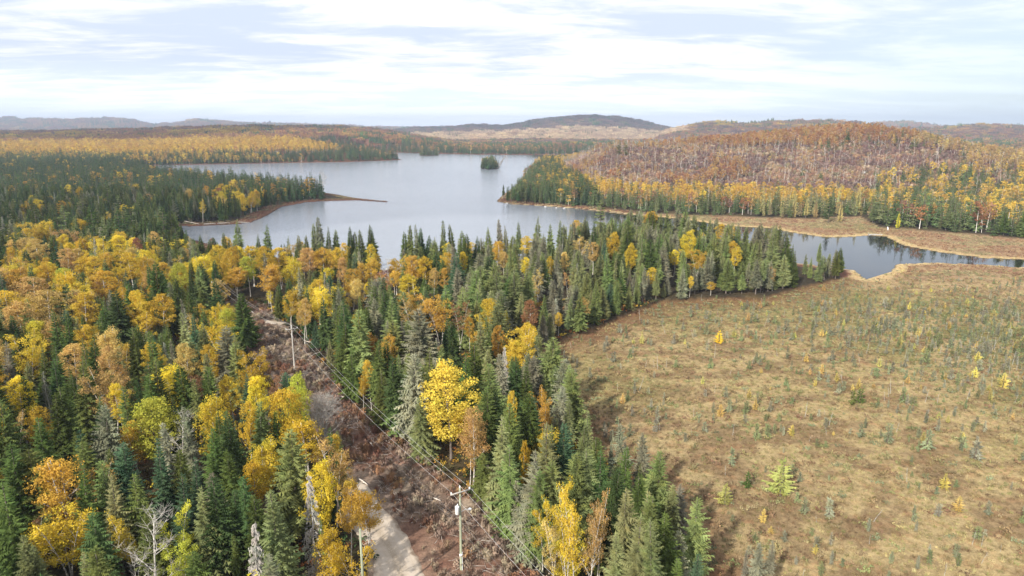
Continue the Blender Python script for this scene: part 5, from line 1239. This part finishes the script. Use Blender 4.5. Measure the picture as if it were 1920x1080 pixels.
e3, z3, A3, _ = pole(P3, 10.2, 'farthest utility pole with crossarm among the birches at the top of the clearing', True, M_POLE_GREY)
z0 = float(height(np.array([P0[0]]), np.array([P0[1]]))[0])
# transformer, lamp, notice plate on the first pole
mb = MB(); tp = -ux*0.42+np.array([0.05, -0.18, 8.0]); mb.tube([tp+[0, 0, -0.55], tp+[0, 0, -0.5], tp+[0, 0, 0.35], tp+[0, 0, 0.42], tp+[0, 0, 0.46]], [0.20, 0.24, 0.24, 0.25, 0.10], 14); to = mb.obj('transformer', M_WHITE, e1)
mb = MB(); mb.tube([tp+[0.05, 0, 0.46], tp+[0.05, 0, 0.60], tp+[0.05, 0, 0.75]], [0.05, 0.07, 0.03], 8); mb.obj('bushing', M_PORC, to)
mb = MB(); mb.tube([tp*[0.2, 0.2, 1]+[0, 0, 0.2], tp+[0, 0, 0.2]], [0.04, 0.04], 5); mb.tube([tp*[0.2, 0.2, 1]+[0, 0, -0.3], tp+[0, 0, -0.3]], [0.04, 0.04], 5); mb.obj('bracket', M_GALV, to)
mb = MB(); a0 = np.array([0.1, -0.05, 7.55]); lt = a0+ux*1.0+[0, -0.1, 0.05]; mb.tube([a0, a0+ux*0.5+[0, 0, 0.12], lt], [0.03, 0.03, 0.03], 6); mb.obj('lamp_arm', M_GALV, e1)
mb = MB(); mb.tube([lt-ux*0.1+[0, 0, 0.02], lt+ux*0.15, lt+ux*0.35+[0, 0, -0.04]], [0.09, 0.17, 0.08], 10); mb.obj('lamp_head', M_WHITE, e1)
mb = MB(); mb.tube([lt+ux*0.15+[0, 0, -0.13], lt+ux*0.15+[0, 0, -0.24]], [0.13, 0.07], 10); mb.obj('lens', M_PORC, e1)
mb = MB(); mb.box([0.0, -0.172, 2.0], (0.36, 0.02, 0.36)); mb.obj('notice_plate', M_WHITE, e1)
mb = MB(); mb.tube([[0.15, -0.08, 0.0], [0.15, -0.08, 2.4]], [0.03, 0.03], 6); mb.obj('conduit', M_GALV, e1)
# the plain pole at the bottom
xq, yq = unproj(675, 992, G0+10.3); e4 = empty('utility_pole', (xq, yq, float(height(np.array([xq]), np.array([yq]))[0]))); tag(e4, 'plain greenish utility pole without crossarm at the bottom edge left of the road', 'utility pole', 'utility poles along the clearing')
mb = MB(); mb.tube([[0, 0, -0.3], [0, 0, 5], [0, 0, 10.3]], [0.17, 0.14, 0.11], 12); mb.obj('shaft', M_POLE, e4)
mb = MB(); mb.tube([[0.11, -0.1, 7.3], [0.4, -0.25, 7.9], [0.45, -0.3, 8.5]], [0.025, 0.02, 0.02], 5); mb.obj('bracket', M_GALV, e4)
def wire(a, b, sag, r, mat, lab, grp, name='overhead_wire'):
    a, b = np.array(a), np.array(b); t = np.linspace(0, 1, 40)[:, None]; p = a+(b-a)*t; p[:, 2] -= sag*4*t[:, 0]*(1-t[:, 0]); c = p[0].copy()
    mb = MB(); mb.tube(p-c, r, 5); o = mb.obj(name, mat, loc=tuple(c)); tag(o, lab, 'wire', grp)
wn = ['left', 'middle', 'right']
off0 = np.array([P0[0], P0[1], z0])-np.array([P1[0], P1[1], z1])
for i in range(3):
    wire(A1[i], A2[i], 1.3, 0.012, M_WIRE, '%s pale conductor between the first and second crossarm poles' % wn[i], 'overhead conductors')
    wire(A2[i], A3[i], 1.3, 0.012, M_WIRE, '%s pale conductor between the second and farthest poles' % wn[i], 'overhead conductors')
    wire(A1[i], A1[i]+off0, 1.3, 0.012, M_WIRE, '%s pale conductor running from the near pole to the bottom right' % wn[i], 'overhead conductors')
for hh_, nm_ in ((6.6, 'upper'), (5.6, 'lower')):
    q1, q2, q3 = np.array([P1[0]-0.17, P1[1], z1+hh_]), np.array([P2[0]-0.17, P2[1], z2+hh_-0.4]), np.array([P3[0]-0.17, P3[1], z3+hh_-0.2])
    wire(q1, q2, 1.2, 0.011, M_CABLE, '%s dark communication cable from the near pole up the clearing' % nm_, 'communication cables')
    wire(q2, q3, 1.2, 0.011, M_CABLE, '%s dark communication cable beyond the second pole' % nm_, 'communication cables')
    wire(q1, q1+off0, 1.2, 0.011, M_CABLE, '%s dark communication cable from the near pole to the bottom right' % nm_, 'communication cables')

# ------------------------------------------------------------------ cottage in the trees, dock and boat
def cottage(px_, py_, L, W, H_, rh, roofm, wallm, lab, rz):
    xx, yy = unproj(px_, py_, G0+H_); zz = float(height(np.array([xx]), np.array([yy]))[0]); e = empty('cottage', (xx, yy, max(zz, 0.5)), rz); tag(e, lab, 'cottage', 'lakeside cottages')
    mb = MB(); mb.box((0, 0, H_/2), (L, W, H_)); mb.tris([[[s*L/2, -W/2, H_], [s*L/2, W/2, H_], [s*L/2, 0, H_+rh]] for s in (-1, 1)]); mb.obj('wall', wallm, e)
    mb = MB(); a = math.atan2(rh, W/2); sl_ = math.hypot(rh, W/2)+0.5
    for s in (-1, 1): mb.box((0, s*(W/4+0.12), H_+rh/2+0.05), (L+0.8, sl_, 0.12), 0, -s*a)
    ro = mb.obj('roof', roofm, e); mb = MB(); mb.box((L*0.2, W*0.12, H_+rh+0.2), (0.5, 0.5, 1.2)); mb.obj('chimney', M_ROCK, ro)
    for s in (-0.28, 0.25):
        mb = MB(); mb.box((s*L, -W/2-0.03, H_*0.55), (1.1, 0.08, 1.0)); wo_ = mb.obj('window', M_WHITE, e); mb = MB(); mb.box((s*L, -W/2-0.08, H_*0.55), (0.9, 0.04, 0.8)); mb.obj('pane', M_GLASS, wo_)
    mb = MB(); mb.box((0, -W/2-0.03, 1.0), (0.9, 0.08, 2.0)); mb.obj('door', M_TEAL, e)
cottage(723, 528, 4.6, 4.2, 2.4, 1.1, M_TEAL, M_POLE_GREY, 'cottage with a teal metal roof glimpsed between the trees below the lake', R_(10))
cottage(720, 514, 4.5, 3.6, 2.6, 1.2, M_MAROON, M_MAROON, 'dark maroon cabin just behind the teal roofed cottage at the shore', R_(-15))
xx, yy = unproj(1641, 439.5, 0.3); e = empty('dock', (xx, yy, 0), R_(3)); tag(e, 'pale grey floating dock reaching into the creek pool', 'dock')
mb = MB()
for k in range(22): mb.box((-3.4+k*0.32, 0, 0.42), (0.29, 1.6, 0.06))
mb.obj('deck', M_DOCK, e)
for s in (-0.6, 0.6):
    mb = MB(); mb.tube([[-3.5, s, 0.2], [3.5, s, 0.2]], [0.22, 0.22], 10); mb.obj('float', M_WHITE, e)
for s in (-3.0, 3.0):
    mb = MB(); mb.tube([[s, 0.85, -0.8], [s, 0.85, 1.3]], [0.06, 0.06], 8); mb.obj('post', M_POLE_GREY, e)
xx, yy = unproj(1665, 431, 0.6); zz = float(height(np.array([xx]), np.array([yy]))[0]); e = empty('rowing_boat', (xx, yy, zz), R_(20)); tag(e, 'white rowing boat propped on its end against the trees behind the dock', 'boat')
mb = MB(); ts = np.linspace(0, 1, 11); wv = 0.65*np.sin(np.pi*np.clip(ts*0.62+0.34, 0, 1))**0.8; rings = []
for t, w_ in zip(ts, wv): rings.append([[w_*math.cos(a), -0.45*math.sin(a)*(0.5+0.5*w_/0.65), t*3.0] for a in np.linspace(0, math.pi, 9)])
rings = np.array(rings); mb.quads([[rings[i, j], rings[i, j+1], rings[i+1, j+1], rings[i+1, j]] for i in range(10) for j in range(8)]); h_ = mb.obj('hull', M_WHITE, e)
mb = MB()
for t in (0.3, 0.62): mb.box((0, -0.1, 3*t), (1.0, 0.25, 0.05), rx=R_(90))
mb.obj('seat', M_DOCK, e); e.rotation_euler = (R_(-12), 0, R_(25)); e.scale = (0.7, 0.7, 0.62)

# ------------------------------------------------------------------ clouds whose shadows lie on the left shore and the far hills
M_CLOUD, q = new_mat('cloud_vapour')
geo = q.n('ShaderNodeNewGeometry'); nf = q.noise(geo.outputs['Position'], 0.004, 5, 0.6)
d = q.n('ShaderNodeBsdfDiffuse', {'Color': (0.9, 0.9, 0.92)}); tl = q.n('ShaderNodeBsdfTranslucent', {'Color': (0.9, 0.9, 0.92)}); ad = q.n('ShaderNodeMixShader', {0: 0.5, 1: d.outputs[0], 2: tl.outputs[0]})
tp_ = q.n('ShaderNodeBsdfTransparent'); mx = q.n('ShaderNodeMixShader', {0: q.math('MULTIPLY', q.ramp(nf, 0.30, 0.55, 0.05, 0.58), q.n('ShaderNodeObjectInfo').outputs['Alpha']), 1: tp_.outputs[0], 2: ad.outputs[0]})
q.n('ShaderNodeOutputMaterial', {'Surface': mx.outputs[0]})
def cloud(sx, sy, rx, ry, lab):
    """a flat bottomed cloud at 900 m whose shadow falls round the ground point (sx, sy)"""
    import bmesh
    off = 900/math.tan(SUN_EL); b = bmesh.new(); bmesh.ops.create_icosphere(b, subdivisions=5, radius=1.0)
    for v_ in b.verts:
        k_ = 1+0.45*(float(fnoise(v_.co.x*300+sx, v_.co.y*300+sy, 170))-0.5)*2; zz = v_.co.z*(90 if v_.co.z > 0 else 20)*(0.5+float(fnoise(v_.co.x*300, v_.co.y*300+v_.co.z*90, 60)))
        v_.co = Vector((v_.co.x*rx*k_, v_.co.y*ry*k_, zz))
    me = bpy.data.meshes.new('cloud'); b.to_mesh(me); b.free(); me.materials.append(M_CLOUD); o = bpy.data.objects.new('cloud', me); link(o)
    o.location = (sx-off*math.sin(SHADOW_AZ), sy-off*math.cos(SHADOW_AZ), 900); tag(o, kind='structure')
cloud(-330, 640, 300, 330, ''); bpy.data.objects['cloud'].color = (1, 1, 1, 0.45)
cloud(-1700, 2600, 1300, 900, '')
cloud(350, 4650, 1500, 750, '')

# ------------------------------------------------------------------ air
def haze():
    m, q = new_mat('air'); v_ = q.n('ShaderNodeVolumePrincipled', {'Color': (0.70, 0.81, 1.0), 'Density': HAZE, 'Anisotropy': 0.2})
    q.n('ShaderNodeOutputMaterial', {'Volume': v_.outputs[0]})
    mb = MB(); mb.box((0, 3000, 118), (16000, 15000, 244)); mb.obj('haze', m); tag(bpy.data.objects['haze'], kind='stuff')
HAZE = 0.00013
haze()
print('trees', len(TREES), 'solo', len(solo), 'objects', len(bpy.data.objects))
